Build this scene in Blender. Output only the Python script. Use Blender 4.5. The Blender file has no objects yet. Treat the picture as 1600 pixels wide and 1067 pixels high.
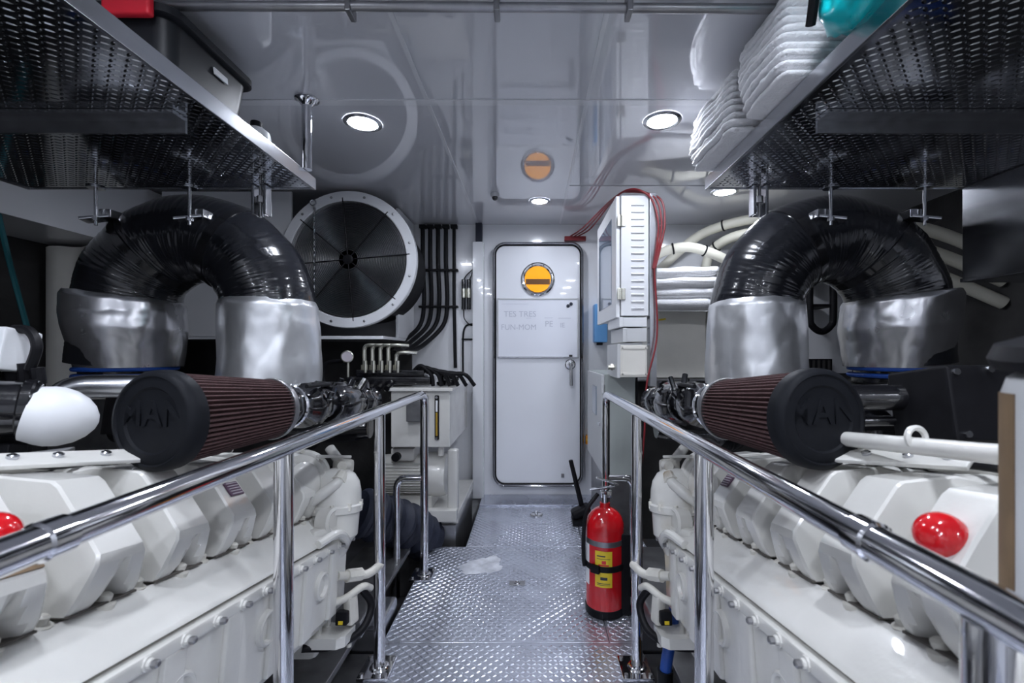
import bpy, bmesh, math, random
from mathutils import Vector, Matrix, Euler, noise
random.seed(7)
R = math.radians
scene = bpy.context.scene
C = scene.collection

# ------------------------------------------------------------------ camera, world, exposure
cam_d = bpy.data.cameras.new('camera'); cam = bpy.data.objects.new('camera', cam_d); C.objects.link(cam)
cam.location = (0, 0, 1.11); cam.rotation_euler = (R(90), 0, 0)
cam_d.sensor_width = 36; cam_d.lens = 16.0; cam_d.shift_x = -30/1600; cam_d.shift_y = 17/1600
cam_d.clip_start = 0.02
cam_d.dof.use_dof = True; cam_d.dof.focus_distance = 1.9; cam_d.dof.aperture_fstop = 4.5
scene.camera = cam
w = bpy.data.worlds.new('world'); scene.world = w; w.use_nodes = True
w.node_tree.nodes['Background'].inputs[0].default_value = (0.8, 0.88, 1, 1)
w.node_tree.nodes['Background'].inputs[1].default_value = 0.02
vs = scene.view_settings
vs.view_transform = 'Standard'; vs.look = 'None'; vs.gamma = 1; vs.use_curve_mapping = False
vs.exposure = 0.8
LAMP = 115.0            # radiance of the downlight lenses

XC = -0.085             # centre line of the engine room
CEIL = 2.10; BACK = 3.52; FRONT = -1.3; WL = -2.75; WR = 2.6; BILGE = -0.32

# ------------------------------------------------------------------ materials
MATS = {}
def mat(name, col, metal=0.0, rough=0.5, coat=0.0, bump=0.0, bscale=40.0, var=0.06, vscale=6.0, spec=0.5, stretch=None, emit=None, trans=0.0, rvar=0.08, dirt=None):
    if name in MATS: return MATS[name]
    m = bpy.data.materials.new(name); m.use_nodes = True; MATS[name] = m
    nt = m.node_tree; N = nt.nodes; L = nt.links; b = N['Principled BSDF']
    b.inputs['Metallic'].default_value = metal
    b.inputs['Coat Weight'].default_value = coat; b.inputs['Coat Roughness'].default_value = 0.03
    b.inputs['Specular IOR Level'].default_value = spec
    b.inputs['Transmission Weight'].default_value = trans
    tc = N.new('ShaderNodeTexCoord'); mp = N.new('ShaderNodeMapping'); L.new(tc.outputs['Object'], mp.inputs[0])
    if stretch: mp.inputs['Scale'].default_value = stretch
    n = N.new('ShaderNodeTexNoise'); n.inputs['Scale'].default_value = vscale; n.inputs['Detail'].default_value = 5
    L.new(mp.outputs[0], n.inputs[0])
    r = N.new('ShaderNodeValToRGB'); L.new(n.outputs[0], r.inputs[0])
    r.color_ramp.elements[0].position = 0.3; r.color_ramp.elements[1].position = 0.7
    r.color_ramp.elements[0].color = (*[c*(1-var) for c in col], 1)
    r.color_ramp.elements[1].color = (*[min(1, c*(1+var)) for c in col], 1)
    out = r.outputs[0]
    if dirt:                                    # stains with a shape of their own
        dn = N.new('ShaderNodeTexNoise'); dn.inputs['Scale'].default_value = dirt[1]; dn.inputs['Detail'].default_value = 6
        L.new(tc.outputs['Object'], dn.inputs[0])
        dr = N.new('ShaderNodeValToRGB'); dr.color_ramp.elements[0].position = dirt[2]; dr.color_ramp.elements[1].position = dirt[2]+0.12
        L.new(dn.outputs[0], dr.inputs[0])
        mx = N.new('ShaderNodeMix'); mx.data_type = 'RGBA'; L.new(dr.outputs[0], mx.inputs[0]); L.new(out, mx.inputs[6])
        mx.inputs[7].default_value = (*dirt[0], 1); out = mx.outputs[2]
    L.new(out, b.inputs['Base Color'])
    mr = N.new('ShaderNodeMapRange'); L.new(n.outputs[0], mr.inputs[0])
    mr.inputs[3].default_value = max(0.0, rough-rvar*rough*2); mr.inputs[4].default_value = min(1, rough+rvar*rough*2)
    L.new(mr.outputs[0], b.inputs['Roughness'])
    if bump:
        n2 = N.new('ShaderNodeTexNoise'); n2.inputs['Scale'].default_value = bscale; n2.inputs['Detail'].default_value = 4
        L.new(mp.outputs[0], n2.inputs[0])
        bp = N.new('ShaderNodeBump'); bp.inputs['Strength'].default_value = bump; bp.inputs['Distance'].default_value = 0.01
        L.new(n2.outputs[0], bp.inputs['Height']); L.new(bp.outputs[0], b.inputs['Normal'])
    if emit:
        b.inputs['Emission Color'].default_value = (*emit[0], 1); b.inputs['Emission Strength'].default_value = emit[1]
    return m

PAINT = mat('white_gloss_panel', (0.80, 0.81, 0.84), rough=0.16, coat=0.6, var=0.015, vscale=2, bump=0.012, bscale=3)
CEILM = mat('ceiling_lacquer', (0.66, 0.67, 0.71), rough=0.05, coat=1.0, var=0.015, vscale=1.5, bump=0.006, bscale=1.6)
STRIP = mat('seam_strip_white', (0.72, 0.73, 0.76), rough=0.2, coat=0.6, var=0.02)
DOORM = mat('door_white', (0.83, 0.845, 0.89), rough=0.2, coat=0.5, var=0.01, vscale=3)
BOARD = mat('whiteboard_enamel', (0.86, 0.88, 0.95), rough=0.12, coat=0.7, var=0.01)
ENG = mat('engine_enamel', (0.71, 0.70, 0.665), rough=0.24, coat=0.45, var=0.035, vscale=9, bump=0.05, bscale=60, dirt=((0.55, 0.50, 0.42), 5.0, 0.66))
ENGB = mat('engine_enamel_rough', (0.68, 0.66, 0.60), rough=0.38, coat=0.25, var=0.06, vscale=14, bump=0.2, bscale=90, dirt=((0.40, 0.32, 0.22), 9.0, 0.66))
RUST = mat('rusty_metal', (0.30, 0.13, 0.05), rough=0.8, var=0.4, vscale=30, bump=0.4, bscale=80)
CHROME = mat('polished_stainless', (0.78, 0.78, 0.80), metal=1, rough=0.07, var=0.03)
STEEL = mat('brushed_stainless', (0.55, 0.56, 0.59), metal=1, rough=0.24, var=0.08, vscale=20, stretch=(1, 0.1, 1))
STEELD = mat('dull_steel', (0.33, 0.33, 0.34), metal=0.9, rough=0.36, var=0.15, vscale=15)
PLATE = mat('aluminium_tread_plate', (0.56, 0.585, 0.665), metal=0.78, rough=0.27, var=0.10, vscale=5)
MIRPL = mat('polished_tread_plate', (0.50, 0.52, 0.56), metal=1, rough=0.10, var=0.06, vscale=5)
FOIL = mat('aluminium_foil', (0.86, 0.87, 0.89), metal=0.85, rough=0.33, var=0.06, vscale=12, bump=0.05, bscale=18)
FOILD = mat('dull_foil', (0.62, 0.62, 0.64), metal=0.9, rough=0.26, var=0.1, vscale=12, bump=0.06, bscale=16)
WRAP = mat('black_glossy_wrap', (0.010, 0.011, 0.015), rough=0.22, coat=0.5, var=0.3, vscale=40)
BLACK = mat('black_rubber', (0.009, 0.009, 0.011), spec=0.16, rough=0.45, var=0.2, vscale=20, bump=0.05)
BLACKG = mat('black_gloss', (0.008, 0.008, 0.010), rough=0.15, coat=0.7, var=0.3, vscale=18, bump=0.12, bscale=40)
FCAP = mat('filter_cap_rubber', (0.011, 0.012, 0.015), spec=0.09, rough=0.5, var=0.12, vscale=10)
PLEAT = mat('filter_cotton', (0.085, 0.042, 0.043), rough=0.85, var=0.2, vscale=60, bump=0.2, bscale=200)
DARK = mat('dark_insulation', (0.035, 0.034, 0.034), rough=0.7, var=0.3, vscale=8, bump=0.2)
BILG = mat('bilge_grey', (0.10, 0.10, 0.11), rough=0.4, var=0.4, vscale=5, dirt=((0.10, 0.06, 0.03), 6, 0.6))
CREAM = mat('cream_panel', (0.78, 0.76, 0.70), rough=0.4, var=0.05, coat=0.1)
GREYP = mat('light_grey_plastic', (0.62, 0.63, 0.64), rough=0.42, var=0.03)
WPLAST = mat('white_plastic', (0.82, 0.83, 0.85), rough=0.38, var=0.02)
RED = mat('red_gloss', (0.62, 0.008, 0.014), rough=0.14, coat=0.8, var=0.08)
REDP = mat('red_plastic', (0.72, 0.02, 0.04), rough=0.4, var=0.05)
REDC = mat('red_cable', (0.22, 0.012, 0.018), rough=0.4, var=0.1)
TOTE = mat('black_plastic', (0.014, 0.015, 0.018), spec=0.25, rough=0.42, var=0.1, vscale=15)
CLOTH = mat('white_terry', (0.90, 0.90, 0.92), rough=0.95, var=0.04, vscale=30, bump=0.5, bscale=120)
TEAL = mat('teal_nylon', (0.0, 0.42, 0.46), rough=0.28, coat=0.3, var=0.12, vscale=12)
BLUE = mat('blue_plastic', (0.16, 0.42, 0.80), rough=0.4, var=0.05)
BLUEH = mat('blue_hose', (0.015, 0.07, 0.33), rough=0.35, var=0.12)
NAVY = mat('navy_insulation', (0.018, 0.022, 0.04), rough=0.55, var=0.25, bump=0.2)
TEALC = mat('teal_cable', (0.01, 0.12, 0.14), rough=0.5)
HOSEW = mat('cream_hose', (0.72, 0.70, 0.60), rough=0.45, var=0.05)
YELLOW = mat('yellow_label', (0.85, 0.62, 0.03), rough=0.4, var=0.03)
ORANGE = mat('orange_plastic', (0.85, 0.33, 0.02), rough=0.4, var=0.05)
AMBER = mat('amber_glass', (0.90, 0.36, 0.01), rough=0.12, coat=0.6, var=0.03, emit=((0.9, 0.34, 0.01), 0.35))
AMBERD = mat('dark_amber', (0.16, 0.06, 0.01), rough=0.3, var=0.1)
PURPLE = mat('purple_label', (0.10, 0.05, 0.09), rough=0.45, var=0.1)
BROWN = mat('brown_tape', (0.20, 0.13, 0.07), rough=0.6, var=0.2, vscale=25)
INK = mat('marker_ink', (0.56, 0.58, 0.66), rough=0.6)
DINK = mat('dark_ink', (0.05, 0.05, 0.07), rough=0.6)
LTXT = mat('label_print', (0.55, 0.50, 0.55), rough=0.6)
BRASS = mat('zinc_yellow_fitting', (0.70, 0.69, 0.60), metal=0.9, rough=0.25, var=0.1)
GREENB = mat('grey_green_cabinet', (0.46, 0.50, 0.48), rough=0.35, var=0.04, coat=0.2)
SMOKE = mat('tinted_window', (0.25, 0.32, 0.42), rough=0.08, coat=0.8, var=0.05)
SMUDGE = mat('chalky_smear', (0.80, 0.82, 0.88), rough=0.8, var=0.05, vscale=30)
_n = SMUDGE.node_tree; _b = _n.nodes['Principled BSDF']; _t = _n.nodes.new('ShaderNodeTexCoord')
_x = _n.nodes.new('ShaderNodeTexNoise'); _x.inputs['Scale'].default_value = 14; _x.inputs['Detail'].default_value = 8; _n.links.new(_t.outputs['Object'], _x.inputs[0])
_r = _n.nodes.new('ShaderNodeMapRange'); _r.inputs[1].default_value = 0.36; _r.inputs[2].default_value = 0.62; _r.inputs[3].default_value = 0.45; _r.inputs[4].default_value = 0.9
_n.links.new(_x.outputs[0], _r.inputs[0]); _n.links.new(_r.outputs[0], _b.inputs['Alpha'])
GASK = mat('grey_gasket', (0.10, 0.09, 0.08), rough=0.7)
LENS = mat('lamp_lens', (1, 1, 1), rough=0.5, emit=((0.84, 0.89, 1.0), LAMP))
OIL = mat('oil_sight_glass', (0.42, 0.26, 0.03), rough=0.1, coat=0.5)

# ------------------------------------------------------------------ mesh helpers
def frame(d):
    d = Vector(d).normalized()
    a = Vector((0, 0, 1)) if abs(d.z) < 0.9 else Vector((1, 0, 0))
    u = d.cross(a).normalized(); return u, d.cross(u).normalized(), d

class MB:
    def __init__(s, tf=None): s.v = []; s.f = []; s.tf = tf; s.wn = False
    def add(s, vs, fs):
        o = len(s.v)
        if s.tf: vs = [s.tf(Vector(p)) for p in vs]
        s.v += [tuple(p) for p in vs]; s.f += [tuple(i+o for i in f) for f in fs]; return s
    def box(s, c, d, rot=None, bev=0.0, seg=2):
        bm = bmesh.new(); bmesh.ops.create_cube(bm, size=1)
        bmesh.ops.scale(bm, vec=d, verts=bm.verts)
        if bev: s.wn = True; bmesh.ops.bevel(bm, geom=bm.edges[:], offset=min(bev, min(d)*0.49), segments=seg, affect='EDGES', profile=0.5)
        M = Matrix.Translation(c) @ (Euler(rot).to_matrix().to_4x4() if rot else Matrix())
        bm.verts.index_update(); vs = [M @ v.co for v in bm.verts]; fs = [[v.index for v in f.verts] for f in bm.faces]; bm.free()
        return s.add(vs, fs)
    def bx(s, x0, x1, y0, y1, z0, z1, bev=0.0, seg=2):
        return s.box(((x0+x1)/2, (y0+y1)/2, (z0+z1)/2), (abs(x1-x0), abs(y1-y0), abs(z1-z0)), None, bev, seg)
    def rings(s, rs, cap=True, closed=False):
        n = len(rs[0]); vs = [p for r in rs for p in r]; fs = []
        m = len(rs)
        for i in range(m if closed else m-1):
            a, b = i*n, ((i+1) % m)*n
            for j in range(n):
                k = (j+1) % n; fs.append((a+j, a+k, b+k, b+j))
        if cap and not closed: fs.append(tuple(range(n))[::-1]); fs.append(tuple((m-1)*n+j for j in range(n)))
        return s.add(vs, fs)
    def lathe(s, o, axis, prof, n=28, cap=True, dr=None):
        u, v, d = frame(axis); o = Vector(o); rs = []
        for i, (r, t) in enumerate(prof):
            r = max(r, 1e-4); ring = []
            for j in range(n):
                a = 2*math.pi*j/n; rr = r + (dr(a, t) if dr else 0)
                ring.append(o + d*t + (u*math.cos(a) + v*math.sin(a))*rr)
            rs.append(ring)
        return s.rings(rs, cap)
    def cyl(s, p0, p1, r, r1=None, n=18, bev=0.0):
        p0 = Vector(p0); p1 = Vector(p1); L = (p1-p0).length; r1 = r if r1 is None else r1
        if bev: return s.lathe(p0, p1-p0, [(r-bev, 0), (r-bev*0.3, bev*0.3), (r, bev), (r1, L-bev), (r1-bev*0.3, L-bev*0.3), (r1-bev, L)], n)
        return s.lathe(p0, p1-p0, [(r, 0), (r1, L)], n)
    def tube(s, pts, r, n=12, cap=True, closed=False, rf=None):
        pts = [Vector(p) for p in pts]; m = len(pts); rs = []; u = None
        for i, p in enumerate(pts):
            if closed: t = pts[(i+1) % m]-pts[i-1]
            else: t = pts[min(i+1, m-1)]-pts[max(i-1, 0)]
            t.normalize()
            if u is None: u = frame(t)[0]
            else: u = (u - t*u.dot(t)).normalized()
            v = t.cross(u); rr = rf(i) if rf else r
            rs.append([p + (u*math.cos(2*math.pi*j/n) + v*math.sin(2*math.pi*j/n))*rr for j in range(n)])
        return s.rings(rs, cap, closed)
    def torus(s, c, axis, Rr, r, n=36, k=8):
        u, v, d = frame(axis); c = Vector(c)
        return s.tube([c+(u*math.cos(2*math.pi*i/n)+v*math.sin(2*math.pi*i/n))*Rr for i in range(n)], r, k, closed=True)
    def prism(s, poly, vec):
        poly = [Vector(p) for p in poly]; vec = Vector(vec); return s.rings([poly, [p+vec for p in poly]])
    def ball(s, c, r, axis=(0, 0, 1), sq=1.0, n=24, k=12):
        return s.lathe(c, axis, [(r*math.sin(math.pi*i/k), -r*sq*math.cos(math.pi*i/k)) for i in range(k+1)], n)
    def mesh(s, name, sharp=32):
        me = bpy.data.meshes.new(name); me.from_pydata(s.v, [], s.f)
        bm = bmesh.new(); bm.from_mesh(me); bmesh.ops.recalc_face_normals(bm, faces=bm.faces); bm.to_mesh(me); bm.free()
        me.polygons.foreach_set('use_smooth', [True]*len(me.polygons)); me.set_sharp_from_angle(angle=R(sharp)); return me

def curve(pts, n=8):
    """Catmull-Rom through the points"""
    P = [Vector(p) for p in pts]; P = [P[0]*2-P[1]] + P + [P[-1]*2-P[-2]]; out = []
    for i in range(1, len(P)-2):
        for k in range(n):
            t = k/n; a, b, c, d = P[i-1:i+3]
            out.append(0.5*((2*b) + (c-a)*t + (2*a-5*b+4*c-d)*t*t + (3*b-a-3*c+d)*t**3))
    return out + [P[-2]]
def fillet(pts, r, n=8):
    P = [Vector(p) for p in pts]; out = [P[0]]
    for i in range(1, len(P)-1):
        a = (P[i-1]-P[i]).normalized(); b = (P[i+1]-P[i]).normalized()
        A = P[i]+a*r; B = P[i]+b*r
        for k in range(n+1):
            t = k/n; out.append(A*(1-t)**2 + P[i]*2*t*(1-t) + B*t*t)
    return out + [P[-1]]

WM = {}
def tag(o, label, cat, group=None):
    o['label'] = label; o['category'] = cat
    if group: o['group'] = group
    return o
def thing(name, label, cat, loc=(0, 0, 0), rot=(0, 0, 0), group=None):
    o = bpy.data.objects.new(name, None); C.objects.link(o); o.location = loc; o.rotation_euler = rot
    o.empty_display_size = 0.05
    WM[o] = Matrix.LocRotScale(Vector(loc), Euler(rot), None); return tag(o, label, cat, group)
def put(name, mb, m, parent=None, kind=None, local=False, sharp=32, label=None):
    """links the collected shapes as one mesh object; shapes are in world space unless local"""
    me = mb.mesh(name, sharp) if isinstance(mb, MB) else mb
    me.materials.clear(); me.materials.append(m)
    o = bpy.data.objects.new(name, me); C.objects.link(o)
    if isinstance(mb, MB) and sharp < 60:
        md = o.modifiers.new('weighted_normal', 'WEIGHTED_NORMAL'); md.keep_sharp = True
    if parent is not None:
        o.parent = parent; WM[o] = WM[parent]
        if not local: me.transform(WM[parent].inverted())
    else:                                       # put the origin at the base of the thing
        xs = [v.co for v in me.vertices]
        c = Vector(((min(p.x for p in xs)+max(p.x for p in xs))/2, (min(p.y for p in xs)+max(p.y for p in xs))/2, min(p.z for p in xs)))
        me.transform(Matrix.Translation(-c)); o.location = c; WM[o] = Matrix.Translation(c)
    if kind: o['kind'] = kind
    if label: o['label'] = label
    return o
def inst(name, me, parent, loc, rot=None, local=True):
    o = bpy.data.objects.new(name, me); C.objects.link(o); o.parent = parent
    p = Vector(loc) if local else WM[parent].inverted() @ Vector(loc)
    o.location = p
    if rot: o.rotation_euler = rot
    return o
def text_mesh(txt, size, depth, m, name='lettering', bold=0.0):
    cu = bpy.data.curves.new('t', 'FONT'); cu.body = txt; cu.size = size; cu.extrude = depth; cu.align_x = 'CENTER'; cu.align_y = 'CENTER'
    cu.offset = bold; cu.resolution_u = 3
    o = bpy.data.objects.new('t', cu); C.objects.link(o); bpy.context.view_layer.update()
    me = bpy.data.meshes.new_from_object(o.evaluated_get(bpy.context.evaluated_depsgraph_get()))
    bpy.data.objects.remove(o); bpy.data.curves.remove(cu); me.name = name; me.materials.clear(); me.materials.append(m); return me
def text(txt, size, depth, m, parent, M, name='lettering', bold=0.0):
    me = text_mesh(txt, size, depth, m, name, bold); me.transform(M)
    return put(name, me, m, parent)
def tread(x0, x1, y0, y1, z, up=1, p=0.0195, L=0.0125, W=0.0042, h=0.0020):
    """raised lozenges of a tread plate"""
    mb = MB(); vs = []; fs = []
    nx = int((x1-x0)/p); ny = int((y1-y0)/p)
    ox = (x1-x0-(nx-1)*p)/2; oy = (y1-y0-(ny-1)*p)/2
    for i in range(nx):
        for j in range(ny):
            a = R(38) if (i+j) % 2 else R(142); c, s = math.cos(a), math.sin(a)
            cx = x0+ox+i*p; cy = y0+oy+j*p; o = len(vs)
            for (u, v, t) in ((-1, 0, 0), (-.45, -1, 0), (.45, -1, 0), (1, 0, 0), (.45, 1, 0), (-.45, 1, 0), (-.5, 0, 1), (.5, 0, 1)):
                x = u*L; y = v*W; vs.append((cx+x*c-y*s, cy+x*s+y*c, z+up*t*h))
            for f in ((0, 1, 6), (1, 2, 7, 6), (2, 3, 7), (3, 4, 7), (4, 5, 6, 7), (5, 0, 6)):
                g = tuple(o+k for k in f); fs.append(g if up > 0 else g[::-1])
    mb.v = vs; mb.f = fs
    me = bpy.data.meshes.new('tread_pattern'); me.from_pydata(vs, [], fs); return me

# ------------------------------------------------------------------ room shell
def struct(name, mb, m, parent=None, kind='structure'): return put(name, mb, m, parent, kind if parent is None else None)
struct('floor_bilge', MB().bx(WL, WR, FRONT, BACK, BILGE-0.05, BILGE), BILG)
wall_back = struct('wall_back', MB().bx(WL, WR, BACK, BACK+0.08, BILGE, CEIL), PAINT)
struct('wall_left', MB().bx(WL-0.08, WL, FRONT, BACK, BILGE, CEIL), DARK)
struct('wall_right', MB().bx(WR, WR+0.08, FRONT, BACK, BILGE, CEIL), DARK)
struct('wall_front', MB().bx(WL, WR, FRONT-0.08, FRONT, BILGE, CEIL), PAINT)
# dark insulated lower part of the after bulkhead on both sides
put('insulation_panel', MB().bx(WL, -0.92, BACK-0.03, BACK, BILGE, 1.22), DARK, wall_back)
put('insulation_panel', MB().bx(0.72, WR, BACK-0.03, BACK, BILGE, 0.95), DARK, wall_back)

ceiling = struct('ceiling', MB().bx(WL, WR, FRONT, BACK, CEIL+0.012, CEIL+0.09), CEILM)
xs = [WL, -0.41, 0.22, WR]; ys = [FRONT, 0.35, 1.80, BACK]
for i in range(3):
    for j in range(3):
        y0, y1 = ys[j], ys[j+1]
        if i == 2 and j == 2:
            put('ceiling_panel', MB().bx(xs[i]+.002, xs[i+1]-.002, y0+.002, 2.695, CEIL, CEIL+0.02, 0.002), CEILM, ceiling)
            put('ceiling_panel', MB().bx(xs[i]+.002, xs[i+1]-.002, 2.71, y1-.002, CEIL, CEIL+0.02, 0.002), CEILM, ceiling)
        else:
            put('ceiling_panel', MB().bx(xs[i]+.002, xs[i+1]-.002, y0+.002, y1-.002, CEIL, CEIL+0.02, 0.002), CEILM, ceiling)
for x in xs[1:3]:
    for j in range(3): put('seam_strip', MB().bx(x-0.008, x+0.008, ys[j]+.021, ys[j+1]-.021, CEIL-0.003, CEIL+0.001, 0.001), STRIP, ceiling)
for y in ys[1:3]: put('seam_strip', MB().bx(WL, WR, y-0.02, y+0.02, CEIL-0.004, CEIL+0.001, 0.002), STRIP, ceiling)

# walkway: tread plates, with frames beneath
floor = struct('floor', MB().bx(-0.565, 0.41, FRONT, 2.60, -0.06, -0.008).bx(-0.37, 0.66, 2.60, BACK, -0.06, -0.008), STEELD)
def plate(x0, x1, y0, y1):
    p = put('floor_plate', MB().bx(x0+.0015, x1-.0015, y0+.0015, y1-.0015, -0.008, 0, 0.001, 1), PLATE, floor)
    me = tread(x0+.004, x1-.004, y0+.004, y1-.004, 0.0)
    o = put('tread_pattern', me, PLATE, p, kind='stuff')
for a in ((-0.57, 0.415, FRONT, 0.7), (-0.57, 0.415, 0.7, 1.74), (-0.57, 0.30, 1.74, 2.60), (0.30, 0.415, 1.74, 2.60), (-0.375, 0.30, 2.60, 3.28), (0.30, 0.66, 2.60, 3.28)): plate(*a)
put('door_sill', MB().bx(-0.375, 0.66, 3.28, BACK, -0.008, 0.012, 0.004), PLATE, floor)
# flush lifting ring, deck cap, chalky smear
h = put('flush_latch', MB().bx(-0.105, -0.030, 2.165, 2.205, 0.001, 0.004, 0.001), STEELD, floor)
put('lift_ring', MB().torus((-0.067, 2.185, 0.005), (0, 0, 1), 0.012, 0.003, 18, 6), STEEL, h)
put('deck_cap', MB().lathe((0.035, 3.10, 0), (0, 0, 1), [(0.045, 0), (0.045, 0.006), (0.038, 0.012), (0.012, 0.014), (0.010, 0.03), (0, 0.032)], 24), CHROME, floor)
sm = MB()
def blob(c, rx, ry, seed, n=40, rot=0):
    ring = []
    for i in range(n):
        a = 2*math.pi*i/n; k = 1+0.35*noise.noise((math.cos(a)*1.5+seed, math.sin(a)*1.5, seed))+0.2*noise.noise((math.cos(a)*5+seed, math.sin(a)*5, 1))
        x, y = rx*k*math.cos(a), ry*k*math.sin(a)
        ring.append(Vector((c[0]+x*math.cos(rot)-y*math.sin(rot), c[1]+x*math.sin(rot)+y*math.cos(rot), 0.0022)))
    sm.rings([ring, [p+Vector((0, 0, 0.0006)) for p in ring]])
blob((-0.255, 2.37), 0.12, 0.085, 3.3, rot=R(28))
put('chalky_smear', sm, SMUDGE, floor)

# trim column beside the door and the cable chute over it
struct('trim_1', MB().bx(-0.445, -0.362, BACK-0.07, BACK, 0.0, 1.95, 0.004), PAINT)
put('cable_chute', MB().bx(-0.425, -0.375, BACK-0.05, BACK-0.001, 1.95, 2.099, 0.004), NAVY, wall_back)

# ------------------------------------------------------------------ watertight door
def rrect(cx, cz, wx, hz, r, y, n=8):
    P = []
    for (sx, sz, a0) in ((1, 1, 0), (-1, 1, 90), (-1, -1, 180), (1, -1, 270)):
        for k in range(n+1):
            a = R(a0+90*k/n); P.append(Vector((cx+sx*(wx/2-r)+r*math.cos(a), y, cz+sz*(hz/2-r)+r*math.sin(a))))
    return P
DX, DZ, DW, DH = 0.052, 1.018, 0.70, 1.87
door = struct('door_1', MB().rings([rrect(DX, DZ, 0.645, 1.815, 0.07, BACK-0.045), rrect(DX, DZ, 0.655, 1.825, 0.075, BACK-0.040), rrect(DX, DZ, 0.655, 1.825, 0.075, BACK-0.002)]), DOORM)
fr = MB(); A = rrect(DX, DZ, DW, DH, 0.10, 0); B = rrect(DX, DZ, 0.650, 1.820, 0.074, 0)
prof = [(0, 0.002), (0, 0.030), (0.03, 0.045), (0.12, 0.058), (0.27, 0.068), (0.5, 0.073), (0.73, 0.068), (0.88, 0.058), (0.97, 0.045), (1, 0.030), (1, 0.002)]
fr.rings([[Vector((a.x+(b.x-a.x)*t, BACK-d, a.z+(b.z-a.z)*t)) for a, b in zip(A, B)] for t, d in prof], closed=True)
put('door_frame', fr, mat('door_frame_steel', (0.36, 0.36, 0.38), metal=1, rough=0.10, var=0.25, vscale=7), door)  # steel tone darkened to imitate dark surroundings mirrored in the tube
put('door_seal', MB().tube([p+Vector((0, BACK-0.05, 0)) for p in rrect(DX, DZ, 0.648, 1.818, 0.073, 0)], 0.006, 6, closed=True), BLACK, door)
PX, PZ = 0.050, 1.668
pr = put('porthole', MB().lathe((PX, BACK-0.045, PZ), (0, -1, 0), [(0.128, 0), (0.128, 0.012), (0.118, 0.02), (0.108, 0.018), (0.100, 0.010), (0.098, 0)], 40), CHROME, door)
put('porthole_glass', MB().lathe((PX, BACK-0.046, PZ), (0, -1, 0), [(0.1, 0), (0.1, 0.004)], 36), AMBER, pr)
put('sill_behind_glass', MB().bx(PX-0.092, PX+0.092, BACK-0.0515, BACK-0.050, PZ-0.040, PZ+0.002), AMBERD, pr)
for k in range(8):
    a = R(22+45*k); put('bolt', MB().lathe((PX+0.114*math.cos(a), BACK-0.062, PZ+0.114*math.sin(a)), (0, -1, 0), [(0.007, 0), (0.007, 0.003), (0.003, 0.006)], 8), STEEL, pr)
HX, HZ = 0.297, 1.018
hd = put('door_handle', MB().lathe((HX, BACK-0.045, HZ), (0, -1, 0), [(0.040, 0), (0.040, 0.008), (0.034, 0.014), (0.018, 0.016), (0.016, 0.05), (0.012, 0.055)], 28), CHROME, door)
put('lever', MB().cyl((HX+0.002, BACK-0.09, HZ+0.015), (HX+0.004, BACK-0.085, HZ-0.16), 0.012, 0.0135, 14, 0.004), CHROME, hd)
put('door_latch_stop', MB().bx(0.228, 0.252, BACK-0.052, BACK-0.044, 0.155, 0.185, 0.003), STEELD, door)

wb = thing('whiteboard', 'white marker board with faint handwriting hung on the white door', 'whiteboard', (0.055, BACK-0.05, 1.075))
YB = BACK-0.0465
put('board', MB().bx(-0.248, 0.350, YB-0.012, YB, 1.078, 1.512), BOARD, wb)
for (x0, x1, z0, z1) in ((-0.256, 0.358, 1.512, 1.522), (-0.256, 0.358, 1.068, 1.080), (-0.256, -0.248, 1.068, 1.522), (0.350, 0.358, 1.068, 1.522)):
    put('frame_strip', MB().bx(x0, x1, YB-0.018, YB, z0, z1, 0.002), STEEL if z1-z0 < .02 and z0 < 1.1 else GREYP, wb)
def wtext(t, x, z, size, m=INK):
    text(t, size, 0.0004, m, wb, Matrix.Translation((x, YB-0.0128, z)) @ Matrix.Rotation(R(90), 4, 'X'), 'handwriting')
wtext('TES TRES', -0.085, 1.40, 0.062); wtext('FUN-MOM', -0.095, 1.30, 0.058); wtext('PE', 0.135, 1.325, 0.062); wtext('IE', 0.238, 1.315, 0.050)
def scribble(x0, x1, z, amp, seed):
    n = int((x1-x0)/.004); put('pen_stroke', MB().tube([(x0+(x1-x0)*k/n, YB-.0125, z+amp*noise.noise((k*.9, seed, 0))) for k in range(n+1)], .0013, 5), INK, wb)
scribble(.10, .165, 1.372, .004, 1); scribble(.205, .30, 1.370, .007, 2); scribble(-.225, -.02, 1.478, .006, 3); scribble(-.04, .0, 1.37, .003, 5)
for (x, z) in ((0.280, 1.463), (0.303, 1.478)): put('magnet', MB().lathe((x, YB-0.012, z), (0, -1, 0), [(0.013, 0), (0.013, 0.006), (0.008, 0.009)], 16), NAVY, wb)
put('pen_clip', MB().bx(0.287, 0.313, YB-0.026, YB-0.016, 1.075, 1.092, 0.003), DARK, wb)

# ------------------------------------------------------------------ ceiling downlights, camera, overhead pipe
def downlight(x, y, label, r=0.062, group=None):
    t = thing('downlight', label, 'light', (x, y, CEIL), group=group)
    put('trim_ring', MB().lathe((x, y, CEIL-0.0005), (0, 0, -1), [(r+0.018, 0), (r+0.018, 0.004), (r+0.006, 0.010), (r, 0.008), (r-0.004, 0.001)], 36, cap=False), STEEL, t)
    put('lens', MB().lathe((x, y, CEIL-0.001), (0, 0, -1), [(r, 0), (r, 0.004), (r*0.6, 0.007), (0, 0.008)], 32), LENS, t)
downlight(-0.725, 1.96, 'lit round ceiling downlight between the fan and the shelf pole')
downlight(0.558, 1.94, 'lit round ceiling downlight beside the stacked white towels')
downlight(0.054, 2.97, 'lit round ceiling downlight just above the door', r=0.05)
downlight(1.19, 2.80, 'lit round ceiling downlight behind the shelf of white towels, over the cream hoses')
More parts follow.
